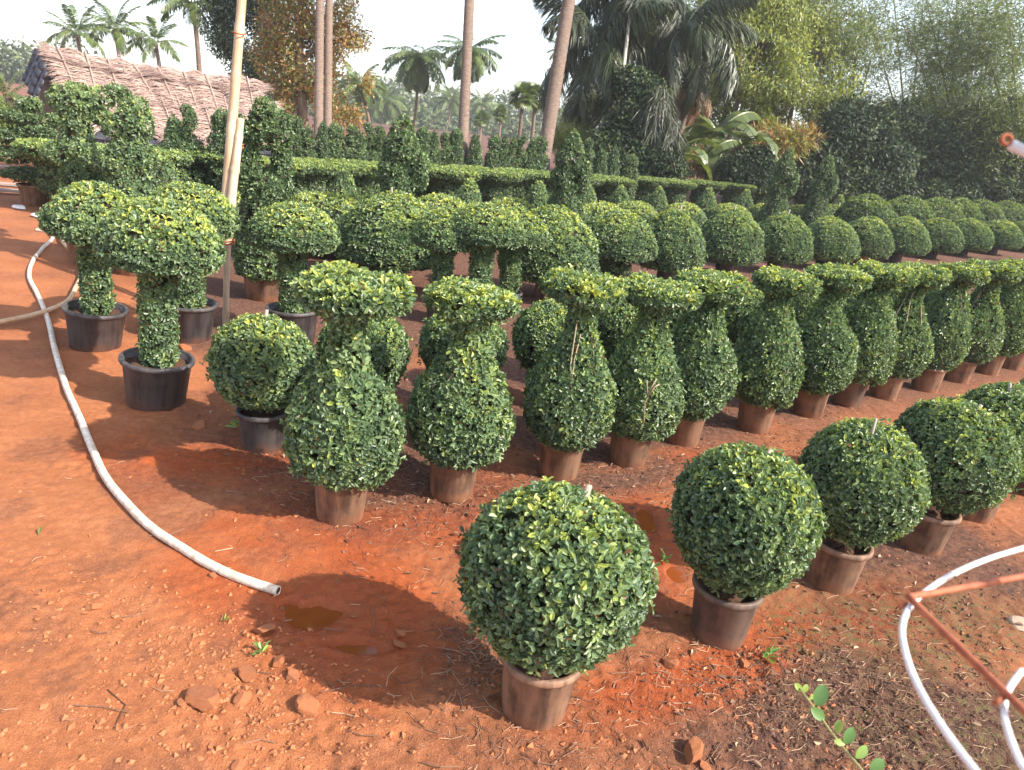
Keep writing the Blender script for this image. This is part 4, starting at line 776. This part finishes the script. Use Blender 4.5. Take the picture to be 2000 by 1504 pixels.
# grove continuing past the right edge (its shade falls over the thicket)
for k, (x, y, s) in enumerate(((40, 24, 1.1), (22.8, 11.0, 1.0), (25, 14.2, 1.1))):
    leafy('shade_tree', (x, y), ORD[k] + ' tall grove tree past the right edge, nearest first' if False else ['broad shade tree past the right edge', 'shade tree beside the end of the dome row', 'shade tree between the dome row end and the broad shade tree'][k], 'tree',
          [((0, 0, 6.0 * s), (2.2 * s, 2.2 * s, 2.0 * s)), ((1.5, .5, 4.6 * s), (1.8, 1.8, 1.6)), ((-1.2, .8, 4.4 * s), (1.8, 1.8, 1.6)), ((.2, -1, 3.0 * s), (1.8, 1.8, 1.4)), ((0, .6, 8 * s), (1.6, 1.6, 1.4))], 9000, .32, .14, M_BAMLEAF, [([(0, 0, 0), (.1, 0, 3 * s), (0, .1, 7 * s)], .2, .06)], gap=.3, gs=.7, shell=.7)

# ------------------------------------------------------------------ thatched hut
P0 = atd(90, 104, 14.0); P1 = atd(508, 154, 16.7); zr = (P0[2] + P1[2]) / 2 + .02
ux = nrm((P1 - P0) * [1, 1, 0]); uy = np.array([ux[1], -ux[0], 0]);                      # uy points toward the viewer
Lh = float(np.linalg.norm((P1 - P0)[:2])); E0 = atd(120, 262, 14.2); ez = E0[2]; run = 1.45
ez = 1.05
o = thing('thatched_hut', (P0[0], P0[1], 0), 'low hut roofed with dry palm fronds over dark sheeting', 'hut', rz=math.atan2(ux[1], ux[0]))
# local frame: x along ridge, -y toward viewer
sl_len = math.hypot(run, zr - ez); sd = np.array([0, -run, ez - zr]) / sl_len; sn = np.array([0, -(zr - ez), run * 1.0]); sn = sn / np.linalg.norm(sn) * np.array([1, 1, 1]); sn = np.array([0, sd[2], -sd[1]])
sag = lambda x: -.10 * np.sin(np.pi * np.clip(x / Lh, 0, 1)) - .10 * (x / Lh)
mb = MB(); xs = np.linspace(-.05, Lh + .02, 18)
for k in range(17):
    for half in (1, -1):
        a = [(xs[k], 0, zr + sag(xs[k])), (xs[k + 1], 0, zr + sag(xs[k + 1])), (xs[k + 1], -half * run, ez + sag(xs[k + 1])), (xs[k], -half * run, ez + sag(xs[k]))]
        q = [np.array(v) - np.array([0, 0, .05]) for v in a]
        mb.add(a + q, [[0, 1, 2, 3], [7, 6, 5, 4], [0, 3, 7, 4], [1, 5, 6, 2], [3, 2, 6, 7], [0, 4, 5, 1]], tint=.3)
mb.build('roof_sheet', M_BLACKTARP, o, smooth=False)
def thatch_frond(seed):
    r = np.random.default_rng(seed); L = 1.0; n = 64; mb = MB().tube([(0, .02, .05), (0, -.5, .085), (0, -1, .05)], [.014, .011, .007], 5, tint=.8); s = np.linspace(0.0, .98, n)
    for side in (1, -1):
        for row in range(2):
            P = np.stack([s * 0, -s, .03 * np.sin(s * 3.1) + .01 * row], -1); l = .44 * (.75 + .3 * r.random(n)); th = r.normal(size=n) * .16 + (.75 - .55 * s)   # upper leaflets sweep up, lower ones droop
            D = np.stack([side * np.cos(th * .8), -np.sin(.55 - th * .9) * 1.0, r.normal(size=n) * .10 + .08], -1); D = nrm(D)
            M = P + D * (l * .5)[:, None]; E_ = M + nrm(D + np.stack([r.normal(size=n) * .12, -.35 + r.normal(size=n) * .15, -.12 + r.normal(size=n) * .12], -1)) * (l * .5)[:, None]
            W_ = np.array([0, 1, 0.2]) * .0085; V = np.stack([P - W_ * .6, P + W_ * .6, M + W_, M - W_, E_], 1); q = np.arange(n)[:, None] * 5
            mb.add(V, q + [0, 1, 2, 3], q + [3, 2, 4], np.repeat(np.clip(r.normal(size=n) * .2 + .5, 0, 1), 5))
    return mb.mesh('palm_thatch', M_THATCH, smooth=False)
TH = [thatch_frond(k) for k in range(5)]
pitch = math.atan2(zr - ez, run)
for row, (s0, ln, nn) in enumerate(((.0, 1.05, 9), (.66, 1.2, 9))):
    for k in range(nn):
        x = .12 + (Lh - .2) * (k + .5 * (row % 2) + rng.normal() * .12) / (nn - .5)
        f = obj('palm_thatch', TH[(k * 2 + row) % 5], o); c = np.array([x, 0, zr + float(sag(x))]) + sd * (s0 - .06) + np.array([0, sd[2], -sd[1]]) * (.05 - .012 * row + .02 * rng.random())
        f.location = c; f.rotation_euler = (pitch, rng.normal() * .05, rng.normal() * .12); f.scale = (1.0, ln * 1.05, 1)
for k in range(9):                                                                       # fronds laid across the ridge
    x = .2 + Lh * k / 9; f = obj('palm_thatch', TH[k % 5], o); f.location = (x, .25, zr + float(sag(x)) - .02); f.rotation_euler = (pitch * .25, rng.normal() * .1, rng.normal() * .3 + .2); f.scale = (1.0, .6, 1)
mb = MB()
for k in range(12):
    x0 = -.1 + (Lh + .1) * k / 12; x1 = -.1 + (Lh + .1) * (k + 1) / 12 - .02; y0 = -run + .12 + .02 * (k % 2)
    mb.add([(x0, y0, ez - .02 + sag(x0)), (x1, y0, ez - .02 + sag(x1)), (x1, y0 - .05, ez - .42), (x0, y0 - .05, ez - .42), (x0, y0 + .03, ez - .02 + sag(x0)), (x1, y0 + .03, ez - .02 + sag(x1)), (x1, y0 - .02, ez - .42), (x0, y0 - .02, ez - .42)], [[0, 1, 2, 3], [7, 6, 5, 4], [0, 3, 7, 4], [1, 5, 6, 2], [3, 2, 6, 7]], tint=.4)
mb.build('tarpaulin', M_TARP, o, smooth=False)
for k in range(6):
    x = .05 + (Lh - .1) * k / 5; MB().tube([(x, -run + .25, 0), (x, -run + .25, ez + .05)], .035, 6).build('post', M_BARK, o)
MB().add([(-.06, -run * .9, .0), (-.06, run * .9, .0), (-.06, run * .9, ez), (-.06, 0, zr - .06), (-.06, -run * .9, ez)], [[0, 1, 2, 4]], [[4, 2, 3]]).add([(.0, -run * .9, .0), (.0, run * .9, .0), (.0, run * .9, ez), (.0, 0, zr - .06), (.0, -run * .9, ez)], [[4, 2, 1, 0]], [[3, 2, 4]]).build('gable_wall', simple_mat('dark_gable', (.03, .022, .018), (.11, .07, .05), 4, .9, .4), o, smooth=False)
mb = MB(); n = 9                                                                          # black sheet hanging over the gable end
A = np.linspace(0, 1, n)
for k in range(n - 1):
    for m in range(4):
        g = lambda u, v: np.array([-.12 - .28 * v - .05 * math.sin(u * 20), -.65 + .75 * u, zr + .03 - .62 * v - .42 * (1 - u) ** 1.5])
        a = [g(A[k], m / 4), g(A[k + 1], m / 4), g(A[k + 1], (m + 1) / 4), g(A[k], (m + 1) / 4)]; mb.add(a, [[0, 1, 2, 3]])
sh = mb.build('black_sheet', M_BLACKTARP, o); md = sh.modifiers.new('t', 'SOLIDIFY'); md.thickness = .012

# ------------------------------------------------------------------ bamboo pole: two culms wired together
def line_pts(a, b, n): return [np.array(a) + (np.array(b) - np.array(a)) * k / (n - 1) for k in range(n)]
pb = gnd(440, 637); dpole = (pb - [0, 0, CAM_H]) @ _F
upA0 = atd(434, 492, dpole - .02); upA1 = atd(477, -60, dpole - .35)
loB0 = pb - [0, 0, .05]; mid = atd(446, 462, dpole - .10); loB1 = atd(470, 232, dpole - .17)
o = thing('bamboo_pole', (pb[0], pb[1], 0), 'tall leaning bamboo pole made of two culms wired together', 'pole'); off = np.array([pb[0], pb[1], 0])
def culm(pts, r, nodes):
    P = np.array(pts); mb = MB(); n = 60; Q = smooth_path(P, n); rr = np.interp(np.linspace(0, 1, n), np.linspace(0, 1, len(r)), r)
    for k in nodes: rr = rr * (1 + .16 * np.exp(-((np.arange(n) - k * n) / .8) ** 2))
    return mb.tube(Q, rr, 12)
culm([upA0 - off, (upA0 + upA1) / 2 - off, upA1 - off], [.047, .045, .042, .038], (.18, .44, .62, .78, .93)).build('culm', M_BAMBOO, o)
culm([loB0 - off, mid - off, loB1 - off], [.028, .028, .031, .039, .039, .033], (.08, .3, .45, .6, .75, .9)).build('culm', simple_mat('grey_bamboo', (.34, .24, .16), (.56, .42, .30), 12, .6, .25, scale3=(1, 1, .12)), o)
for yy, n_ in ((283, 2), (448, 3), (470, 2)):
    xa = 434 + (492 - yy) / 552 * 43; xb = 446 + (462 - yy) / 230 * 24; c = (atd(xa, yy, dpole - .12) + atd(xb, yy, dpole - .12)) / 2 - off; mb = MB(); th = np.linspace(0, 2 * np.pi, 20)
    for q in range(n_): mb.tube([c + np.array([.082 * math.cos(a), .058 * math.sin(a), (q - 1) * .014 + .012 * math.sin(a + q)]) for a in th], .006, 5)
    mb.build('wire_tie', M_RUST, o)
for yy in (66,):
    c = atd(434 + (492 - yy) / 552 * 43, yy, dpole - .3) - off; th = np.linspace(0, 2 * np.pi, 20); MB().tube([c + np.array([.053 * math.cos(a), .053 * math.sin(a), .006 * math.sin(2 * a)]) for a in th], .006, 5).build('wire_tie', M_RUST, o)

# ------------------------------------------------------------------ hoses
def on_ground(pts, r, n, lift=.0):
    P = smooth_path([gnd(x, y) for x, y in pts], n); P[:, 2] = gz(P[:, 0], P[:, 1]); k = np.ones(9) / 9; z = np.convolve(np.pad(P[:, 2], 4, 'edge'), k, 'valid'); P[:, 2] = np.maximum(z, P[:, 2] - .004) + r * .85 + lift; return P
M_HOSE = simple_mat('muddy_white_pipe', (.40, .25, .16), (.74, .67, .58), 26, .45, .15, bdist=.002)
M_HOSE2 = simple_mat('tan_muddy_pipe', (.42, .24, .13), (.62, .44, .28), 14, .55, .15, bdist=.002)
def hose(name, pts, r, n, mat, label, lift=0.0, open_end=True):
    P = on_ground(pts, r, n, lift); c = P[0].copy(); o = thing(name, c, label, 'hose'); mb = MB(); Q = P - c
    mb.tube(Q, r, 12, cap=False); mb.build('pipe', mat, o)
    if open_end:
        d = nrm(Q[0] - Q[2]); MB().tube([Q[0] + d * .001, Q[0] - d * .06], r * .8, 12, cap=False).tube([Q[0] - d * .05, Q[0] - d * .052], r * .8, 12).build('bore', simple_mat('pipe_bore', (.05, .03, .02), (.2, .13, .1), 20, .8, 0), o)
        th = np.linspace(0, 2 * np.pi, 13)
        t1, t2 = frames(d[None]); MB().tube([Q[0] + (t1[0] * math.cos(a) + t2[0] * math.sin(a)) * r * .9 for a in th], r * .13, 5).build('pipe_lip', mat, o)
hose('water_pipe', [(543, 1163), (480, 1142), (420, 1116), (350, 1075), (290, 1035), (243, 987), (205, 935), (180, 880), (158, 825), (130, 760), (108, 690), (97, 640), (88, 610), (74, 578), (58, 545), (64, 515), (82, 488), (103, 464), (96, 455), (72, 452)], .021, 260, M_HOSE, 'long white water pipe emptying into the puddle')
hose('water_pipe', [(-70, 657), (0, 641), (60, 626), (98, 613), (126, 600), (150, 570), (160, 540), (152, 508), (126, 481), (106, 455), (90, 448)], .021, 160, M_HOSE2, 'tan water pipe crossing over the white pipe at the left edge', .028, False)

# ------------------------------------------------------------------ wire hoop frame in the right foreground
zf = 1.6; V3 = lambda x, y: gnd(x, y, zf)
vis = [V3(*q) for q in ((2000, 1070), (1940, 1088), (1880, 1112), (1815, 1150), (1775, 1188), (1762, 1225), (1767, 1270), (1788, 1330), (1822, 1392), (1862, 1450), (1905, 1506))]
c0 = np.array([0.693, 0.451, zf]); R0_ = 0.320
ang = lambda p: math.atan2(p[1] - c0[1], p[0] - c0[0])
a1, a0 = ang(vis[-1]), ang(vis[0]); a1 = a1 if a1 > a0 else a1 + 2 * np.pi
arc = [c0 + np.array([R0_ * math.cos(a), R0_ * math.sin(a), 0]) for a in np.linspace(a1, a0 + 2 * np.pi, 14)[2:-2]]
o = thing('topiary_frame', (c0[0], c0[1], 0), 'wire topiary frame of white hoops and rusty rods at the right edge', 'wire frame'); off = np.array([c0[0], c0[1], 0])
loop = vis + arc + [vis[0]]
MB().tube(smooth_path(loop, 120) - off, .0029, 10).build('hoop', M_WHITE, o)
inn = [V3(*q) for q in ((2000, 1300), (1980, 1326), (1967, 1355), (1968, 1395), (1985, 1448), (2005, 1490))]; cc = np.array([inn[2][0] + .09, inn[2][1] - .053, zf]); aa = [math.atan2(q[1] - cc[1], q[0] - cc[0]) for q in (inn[-1], inn[0])]
aa[0] = aa[0] if aa[0] > aa[1] else aa[0] + 2 * np.pi; r_ = float(np.linalg.norm(inn[2] - cc))
MB().tube(smooth_path(inn + [cc + np.array([r_ * math.cos(a), r_ * math.sin(a), 0]) for a in np.linspace(aa[0], aa[1] + 2 * np.pi, 9)[1:-1]] + [inn[0]], 60) - off - [0, 0, .006], .0027, 10).build('hoop', M_WHITE, o)
J = V3(1771, 1178) + [0, 0, .007]
e1 = V3(2000, 1135) + [0, 0, .007]; e2 = V3(1960, 1360) + [0, 0, .004]
MB().tube(smooth_path([J + (e1 - J) * 2.9, e1, J + (e1 - J) * .12, J, J + (e2 - J) * .06, e2, J + (e2 - J) * 2.4], 60) - off, .0034, 9).build('rod', M_RUST, o)
MB().tube([V3(1756, 1186) - off, V3(1775, 1178) - off], .0022, 6).build('weld_stub', M_RUST, o); MB().tube([V3(1944, 1372) - off, V3(1966, 1358) - off], .0028, 6).build('weld_stub', M_RUST, o)
for q in (arc[2], arc[5], arc[8]): MB().tube([q - off, q + [.08, -.05, 0] - off - [0, 0, zf]], .004, 7).build('leg', M_RUST, o)
tp = atd(1974, 283, .6); tq = tp + np.array([.5, -.13, -.2]); MB().tube([tp - off, (tp + tq) / 2 + [0, 0, .02] - off, tq - off, arc[4] - off], .0045, 8).build('hoop', M_WHITE, o)
MB().tube([tp + np.array([.02, -.006, .008]) - off, tp + np.array([.075, -.02, .03]) - off, tq + np.array([0, 0, .1]) - off, arc[6] - off], .007, 8).build('rod', M_RUST, o)
th = np.linspace(0, 5.6, 16); lc = atd(1966, 273, .6); MB().tube([lc + .0040 * (math.cos(a) * _R + math.sin(a) * _U) - off for a in th] + [tp + [.012, 0, -.002] - off], .0017, 6).build('wire_tie', M_RUST, o)

# ------------------------------------------------------------------ green shoot in the near foreground
sp = [atd(x, y, d) for x, y, d in ((1562, 1345, 1.62), (1590, 1382, 1.58), (1622, 1428, 1.52), (1655, 1470, 1.46), (1690, 1512, 1.40))]; sp.append(np.array([sp[-1][0] + .1, sp[-1][1] - .22, float(gz(sp[-1][0] + .1, sp[-1][1] - .22))]))
o = thing('plant_shoot', sp[-1], 'thin green shoot with small round leaves in the near foreground', 'shoot'); off = sp[-1]
P = smooth_path(sp, 40); MB().tube(P - off, np.linspace(.0022, .005, 40), 6, tint=.85).build('stem', leaf_mat('shoot_stem', [(0, (.2, .2, .06)), (1, (.38, .34, .14))], transl=.05), o)
M_SHOOT = leaf_mat('shoot_leaf', [(0, (.07, .15, .05)), (.5, (.12, .24, .06)), (1, (.30, .40, .09))], transl=.3)
for x, y, px, py, d, tv in ((1566, 1350, 1556, 1338, 1.62, .95), (1568, 1352, 1576, 1340, 1.62, .9), (1580, 1366, 1590, 1358, 1.6, .85), (1595, 1378, 1608, 1346, 1.57, .2), (1610, 1406, 1591, 1388, 1.55, .35), (1634, 1432, 1640, 1412, 1.51, .8), (1650, 1452, 1664, 1428, 1.48, .25), (1650, 1454, 1634, 1448, 1.48, .9), (1672, 1480, 1690, 1462, 1.44, .7), (1700, 1504, 1722, 1488, 1.42, .3)):
    a = atd(x, y, d) - off; b_ = atd(px, py, d) - off; D = b_ - a; L = float(np.linalg.norm(D)) * 1.25; nV = nrm(-_F * .7 + np.array([0, 0, .5]) + rng.normal(size=3) * .25)
    s_ = np.linspace(0, 1, 7); wv = .32 * np.sin(np.pi * np.clip(s_ * .9 + .04, 0, 1)) ** .7; wv[-1] = .02; Dn = nrm(D); S = nrm(np.cross(Dn, nV)); N_ = np.cross(S, Dn)
    mid_ = a + np.outer(s_ * L, Dn) - np.outer(.12 * s_ ** 2 * L, N_); Lf = mid_ + np.outer(wv * L, S) + np.outer(wv * L * .25, N_); Rt = mid_ - np.outer(wv * L, S) + np.outer(wv * L * .25, N_)
    V = np.vstack([mid_, Lf, Rt]); q = np.arange(6)[:, None]; MB().add(V, np.vstack([np.hstack([q, q + 1, q + 8, q + 7]), np.hstack([q, q + 14, q + 15, q + 1])]), tint=tv).build('leaf', M_SHOOT, o)

# ------------------------------------------------------------------ stones, clods, litter
import bmesh
M_ROCK = simple_mat('laterite_stone', (.24, .078, .030), (.42, .160, .070), 22, .95, .8, bdist=.006)
M_PALE = simple_mat('pale_stone', (.34, .24, .17), (.52, .40, .30), 20, .95, .6, bdist=.005)
def rock_mesh(seed, sub=3):
    bm = bmesh.new(); bmesh.ops.create_icosphere(bm, subdivisions=sub, radius=1); r = np.random.default_rng(seed)
    pl = [(nrm(r.normal(size=3)), r.uniform(.42, .80)) for _ in range(10)]
    for v in bm.verts:
        c = np.array(v.co)
        for n_, d_ in pl:
            e = c @ n_ - d_
            if e > 0: c = c - n_ * e
        c *= 1 + .16 * (float(vn(c[0] * 4 + seed, c[1] * 3 + c[2] * 2, seed)) - .5); v.co = Vector(c)
    me = bpy.data.meshes.new('stone'); bm.to_mesh(me); bm.free(); me.materials.append(M_ROCK); me.polygons.foreach_set('use_smooth', [False] * len(me.polygons)); return me
RK = [rock_mesh(k) for k in range(5)]; RKP = RK[4].copy(); RKP.materials[0] = M_PALE
for k, (x, y, wpx, hh, v, lb) in enumerate([(405, 1380, 60, .6, 0, 'largest angular laterite stone in the left foreground'), (483, 1325, 34, .55, 1, 'orange stone above the largest stone'), (478, 1372, 30, .7, 2, 'dark lump close to the right of the largest stone'), (607, 1386, 46, .5, 3, 'flat orange stone beside dry grass stalks'), (1352, 1472, 44, .85, 1, 'rounded orange clod at the bottom right of centre'),
        (1376, 1492, 22, .7, 2, 'small clod touching the rounded orange clod'), (1306, 1296, 28, .6, 3, 'pinkish stone right of the nearest pot'), (1456, 1295, 22, .6, 0, 'small stone in front of the second ball shrub pot'), (777, 1258, 26, .5, 2, 'stone lying in the ball shrub shadow by the puddle'), (782, 1238, 20, .6, 1, 'smaller stone behind the one in the shadow'),
        (186, 1190, 26, .6, 3, 'clod left of the pipe end in open soil'), (690, 1208, 14, .5, 0, 'pebble at the right rim of the puddle'), (511, 1240, 34, .5, 2, 'muddy stone just below the pipe end'), (572, 1332, 30, .6, 1, 'clod between the puddle and the flat orange stone'), (392, 832, 26, .55, 0, 'clod between white pipe and black potted ball'), (418, 1130, 14, .5, 3, 'pebble touching the pipe near its end'),
        (358, 1380, 20, .6, 2, 'small clod at the left of the largest stone'), (545, 1300, 24, .6, 3, 'clod under the muddy stone by the puddle'), (1996, 1225, 36, .35, 4, 'pale flat stone at the right edge behind the wire frame'), (362, 682, 18, .6, 1, 'clod by the pot of the second mushroom topiary'), (470, 1500, 26, .6, 2, 'clod at the bottom picture edge')]):
    p = gnd(x, y); d = (p - [0, 0, CAM_H]) @ _F; r = 1.35 * wpx * d / F_PX / 2; o = obj('stone', RKP if v == 4 else RK[v]); o.location = (p[0], p[1], float(gz(p[0], p[1])) + r * hh * .35); o.scale = (r * 1.15, r * .9, r * hh); o.rotation_euler = (rng.normal() * .2, rng.normal() * .2, rng.random() * 6); tag(o, lb, 'stone')
def scatter(n, cents, spread):
    c = rng.integers(0, len(cents), n); C = np.array([gnd(*q)[:2] for q in cents])[c]; return C + rng.normal(size=(n, 2)) * np.array(spread)[c][:, None]
oc = np.array([(1, 0, 0), (0, 1, 0), (-1, 0, 0), (0, -1, 0), (0, 0, 1), (0, 0, -1.)]); ot = np.array([(0, 1, 4), (1, 2, 4), (2, 3, 4), (3, 0, 4), (1, 0, 5), (2, 1, 5), (3, 2, 5), (0, 3, 5)])
def clods(name, xy, rmin, rmax, mat, flat=.65):
    n = len(xy); r = rmin + (rmax - rmin) * rng.random(n) ** 4; a = rng.random(n) * 6.28; ca, sa = np.cos(a), np.sin(a)
    L = oc[None] * (1 + rng.normal(size=(n, 6, 1)) * .28) * np.array([1, 1, flat]) + rng.normal(size=(n, 6, 3)) * .16; X_ = L[..., 0] * ca[:, None] - L[..., 1] * sa[:, None]; Y_ = L[..., 0] * sa[:, None] + L[..., 1] * ca[:, None]
    V = np.stack([X_ * r[:, None] + xy[:, :1], Y_ * r[:, None] + xy[:, 1:], L[..., 2] * r[:, None] + (gz(xy[:, 0], xy[:, 1]) + r * .12)[:, None]], -1).reshape(-1, 3)
    obj(name, mesh_np(name, V, [(np.arange(n)[:, None, None] * 6 + ot[None]).reshape(-1, 3)], mat, smooth=False), kind='stuff')
xy = np.vstack([scatter(4200, [(480, 1330), (560, 1420), (300, 1330), (150, 1400), (640, 1450), (420, 1250), (180, 1180), (1000, 1450), (1380, 1440), (1540, 1400), (330, 1480)], [.16, .16, .2, .3, .2, .15, .2, .25, .2, .3, .25]), np.stack([rng.uniform(-2.6, 3.2, 3500), rng.uniform(1.1, 6, 3500)], -1)])
xy = xy[(puddle_mask(xy[:, 0], xy[:, 1]) < .1) & (fbm(xy[:, 0] * 2, xy[:, 1] * 2, 3, 71) > .40)]; clods('soil_crumbs', xy, .002, .0135, M_ROCK)
M_CRUMB = simple_mat('dark_crumb', (.07, .035, .022), (.20, .10, .065), 30, .95, 0)
xy = np.vstack([scatter(8500, [(1700, 1350), (1850, 1300), (1600, 1450), (1500, 1330), (1900, 1150), (1750, 1450), (960, 1260)], [.22, .3, .25, .2, .4, .3, .1]), scatter(7500, [(1000, 1000), (1350, 940), (820, 800), (1200, 880), (640, 880), (700, 980), (1600, 880), (430, 850)], [.3, .4, .4, .4, .3, .25, .5, .25])])
xy = xy[(puddle_mask(xy[:, 0], xy[:, 1]) < .1) & (fbm(xy[:, 0] * 3, xy[:, 1] * 3, 3, 72) > .42)]; clods('dark_soil_crumbs', xy, .002, .012, M_CRUMB)
M_STRAW = leaf_mat('dry_straw', [(0, (.07, .035, .022)), (.6, (.20, .11, .07)), (1, (.42, .29, .18))], rough=.8, transl=0, vary=0)
def straws(name, xy, lmin, lmax, w):
    n = len(xy); mb = MB(); a = rng.random(n) * 6.28; l = lmin + (lmax - lmin) * rng.random(n) ** 2.5; k = rng.normal(size=n) * .5; tn = rng.random(n); zz = gz(xy[:, 0], xy[:, 1])
    s_ = np.array([-.5, 0, .5]); hd = a[:, None] + k[:, None] * s_; PX = xy[:, :1] + l[:, None] * s_ * np.cos(hd); PY = xy[:, 1:] + l[:, None] * s_ * np.sin(hd); PZ = gz(PX.ravel(), PY.ravel()).reshape(n, 3) + .003 + rng.random((n, 3)) * .006; nx_ = -np.sin(a)[:, None] * w; ny_ = np.cos(a)[:, None] * w
    V = np.concatenate([np.stack([PX + nx_, PY + ny_, PZ], -1), np.stack([PX - nx_, PY - ny_, PZ], -1), np.stack([PX, PY, PZ + w * 1.6], -1)], 1); o_ = np.arange(n)[:, None] * 9
    mb.add(V, np.concatenate([o_ + q for q in ([0, 1, 7, 6], [1, 2, 8, 7], [6, 7, 4, 3], [7, 8, 5, 4])]), tint=np.repeat(tn, 9)); obj(name, mb.mesh(name, M_STRAW, False), kind='stuff')
straws('dry_grass_bits', np.vstack([scatter(3000, [(1700, 1350), (1850, 1250), (1600, 1450), (1450, 1320), (1000, 1450), (1250, 1400), (1800, 1450), (960, 1270)], [.25, .3, .3, .3, .3, .3, .3, .12]), scatter(2600, [(850, 980), (1300, 930), (640, 900), (1100, 1010), (1600, 880)], [.4, .4, .35, .3, .5]), np.stack([rng.uniform(-2.6, 1, 250), rng.uniform(1.1, 4.5, 250)], -1)]), .012, .09, .0011)
straws('dry_stalks', scatter(45, [(1700, 1350), (1850, 1450), (640, 1380), (1000, 1440), (1300, 1330), (760, 1330), (500, 1050), (300, 1150)], [.4, .4, .15, .3, .3, .3, .5, .6]), .08, .32, .0018)
# fallen dead leaves
n = 700; xy = np.vstack([scatter(450, [(900, 990), (1330, 930), (640, 880), (1180, 1000), (1650, 880), (1750, 1250), (1450, 1330)], [.4, .45, .35, .3, .6, .5, .3]), np.stack([rng.uniform(-1, 5, 250), rng.uniform(3, 8, 250)], -1)]); n = len(xy)
a = rng.random(n) * 6.28; D = np.stack([np.cos(a), np.sin(a), rng.normal(size=n) * .25], -1); V, Qd, _, k = leaf_geo(np.stack([xy[:, 0], xy[:, 1], gz(xy[:, 0], xy[:, 1]) + .008], -1), D, nrm(np.array([0, 0, 1.0]) + rng.normal(size=(n, 3)) * .35), rng.uniform(.02, .045, n), rng.uniform(.012, .02, n), .25, 1)
obj('fallen_leaves', mesh_np('fallen_leaves', V, [Qd], M_STRAW, {'tint': np.repeat(rng.random(n), k)}, smooth=False), kind='stuff')
# little weeds
for x, y, n, s, lb in ((511, 1284, 9, .05, 'tiny grass tuft below the puddle'), (463, 838, 8, .07, 'small green weed left of the black potted ball shrub'), (1500, 1285, 10, .06, 'green weed by the second ball shrub pot'), (437, 1218, 6, .03, 'tiny weed left of the puddle'), (1300, 1092, 9, .05, 'yellow-green sprout between the first two ball shrubs'), (75, 1050, 1, .05, 'single yellow leaf lying on the open soil')):
    p = gnd(x, y); o = thing('weed', (p[0], p[1], float(gz(p[0], p[1]))), lb, 'weed'); a = rng.random(n) * 6.28; D = np.stack([np.cos(a), np.sin(a), rng.uniform(.1, 1.2, n)], -1)
    V, Qd, _, k = leaf_geo(np.stack([a * 0, a * 0, a * 0 + s * rng.random(n) * .6 * (n > 1)], -1), D, nrm(np.array([0, 0, 1.0]) + rng.normal(size=(n, 3)) * .4), s * rng.uniform(.6, 1.1, n), s * rng.uniform(.2, .35, n), .2, 1); obj('leaves', mesh_np('leaves', V, [Qd], M_SHOOT, {'tint': np.repeat(rng.uniform(.3, 1, n), k)}, smooth=False), o)
# orange ring, litter
p = gnd(582, 926); o = thing('plastic_ring', (p[0], p[1], float(gz(p[0], p[1])) + .006), 'small orange ring lying beside the first vase topiary', 'ring'); th = np.linspace(0, 2 * np.pi, 25); m_ = simple_mat('orange_plastic', (.5, .13, .05), (.6, .2, .08), 10, .5, 0); MB().tube([(.02 * math.cos(q), .02 * math.sin(q), .003) for q in th], .005, 8, cap=False).build('ring_band', m_, o)
m_ = simple_mat('white_litter', (.6, .6, .62), (.8, .8, .8), 10, .4, .3)
for x, y, r, lb in ((40, 408, .10, 'crumpled white bag on the soil at the far left'), (76, 424, .09, 'crumpled pale bag nearer the pipe bend')):
    p = gnd(x, y); o = obj('litter_bag', RK[3].copy()); o.data.materials[0] = m_; o.location = (p[0], p[1], .03); o.scale = (r * 1.2, r, r * .4); tag(o, lb, 'litter')
# weathered boards at the far left
M_BOARD = simple_mat('grey_board', (.20, .15, .13), (.36, .28, .24), 5, .85, .5, scale3=(.2, 4, 4))
for k, (x, y) in enumerate(((-10, 362), (5, 345), (20, 380), (-25, 330))):
    p = gnd(x, y); o = obj('board', MB().add([(-1.2, -.09, -.02), (1.2, -.08, -.02), (1.2, .09, -.02), (-1.2, .08, -.02), (-1.2, -.09, .02), (1.2, -.08, .02), (1.2, .09, .02), (-1.2, .08, .02)], [[3, 2, 1, 0], [4, 5, 6, 7], [0, 1, 5, 4], [1, 2, 6, 5], [2, 3, 7, 6], [3, 0, 4, 7]]).mesh('board', M_BOARD, False)); o.location = (p[0], p[1], .04 + .015 * k); o.rotation_euler = (.02, .02 * k, .25 + .12 * k)
    tag(o, ['weathered board lying second from the top at the left edge', 'weathered board lying just above the front boards', 'lowest weathered board, nearest the brown pot', 'topmost weathered board at the far left edge'][k], 'board', 'weathered boards at the left edge')
# ------------------------------------------------------------------ air
hm, t, b = nmat('warm_haze'); t.nodes.remove(b); pv = t.nodes.new('ShaderNodeVolumePrincipled'); pv.inputs['Color'].default_value = (.95, .95, 1, 1); pv.inputs['Density'].default_value = HAZE; pv.inputs['Anisotropy'].default_value = .3
t.links.new(pv.outputs[0], t.nodes['Material Output'].inputs['Volume'])
if HAZE > 0:
    q = [(-160, -20), (170, -20), (170, 270), (-160, 270)]; V = [(x, y, -1.2) for x, y in q] + [(x, y, 15) for x, y in q]
    obj('haze', mesh_np('haze', V, [[[3, 2, 1, 0], [4, 5, 6, 7], [0, 1, 5, 4], [1, 2, 6, 5], [2, 3, 7, 6], [3, 0, 4, 7]]], hm, smooth=False), kind='stuff')
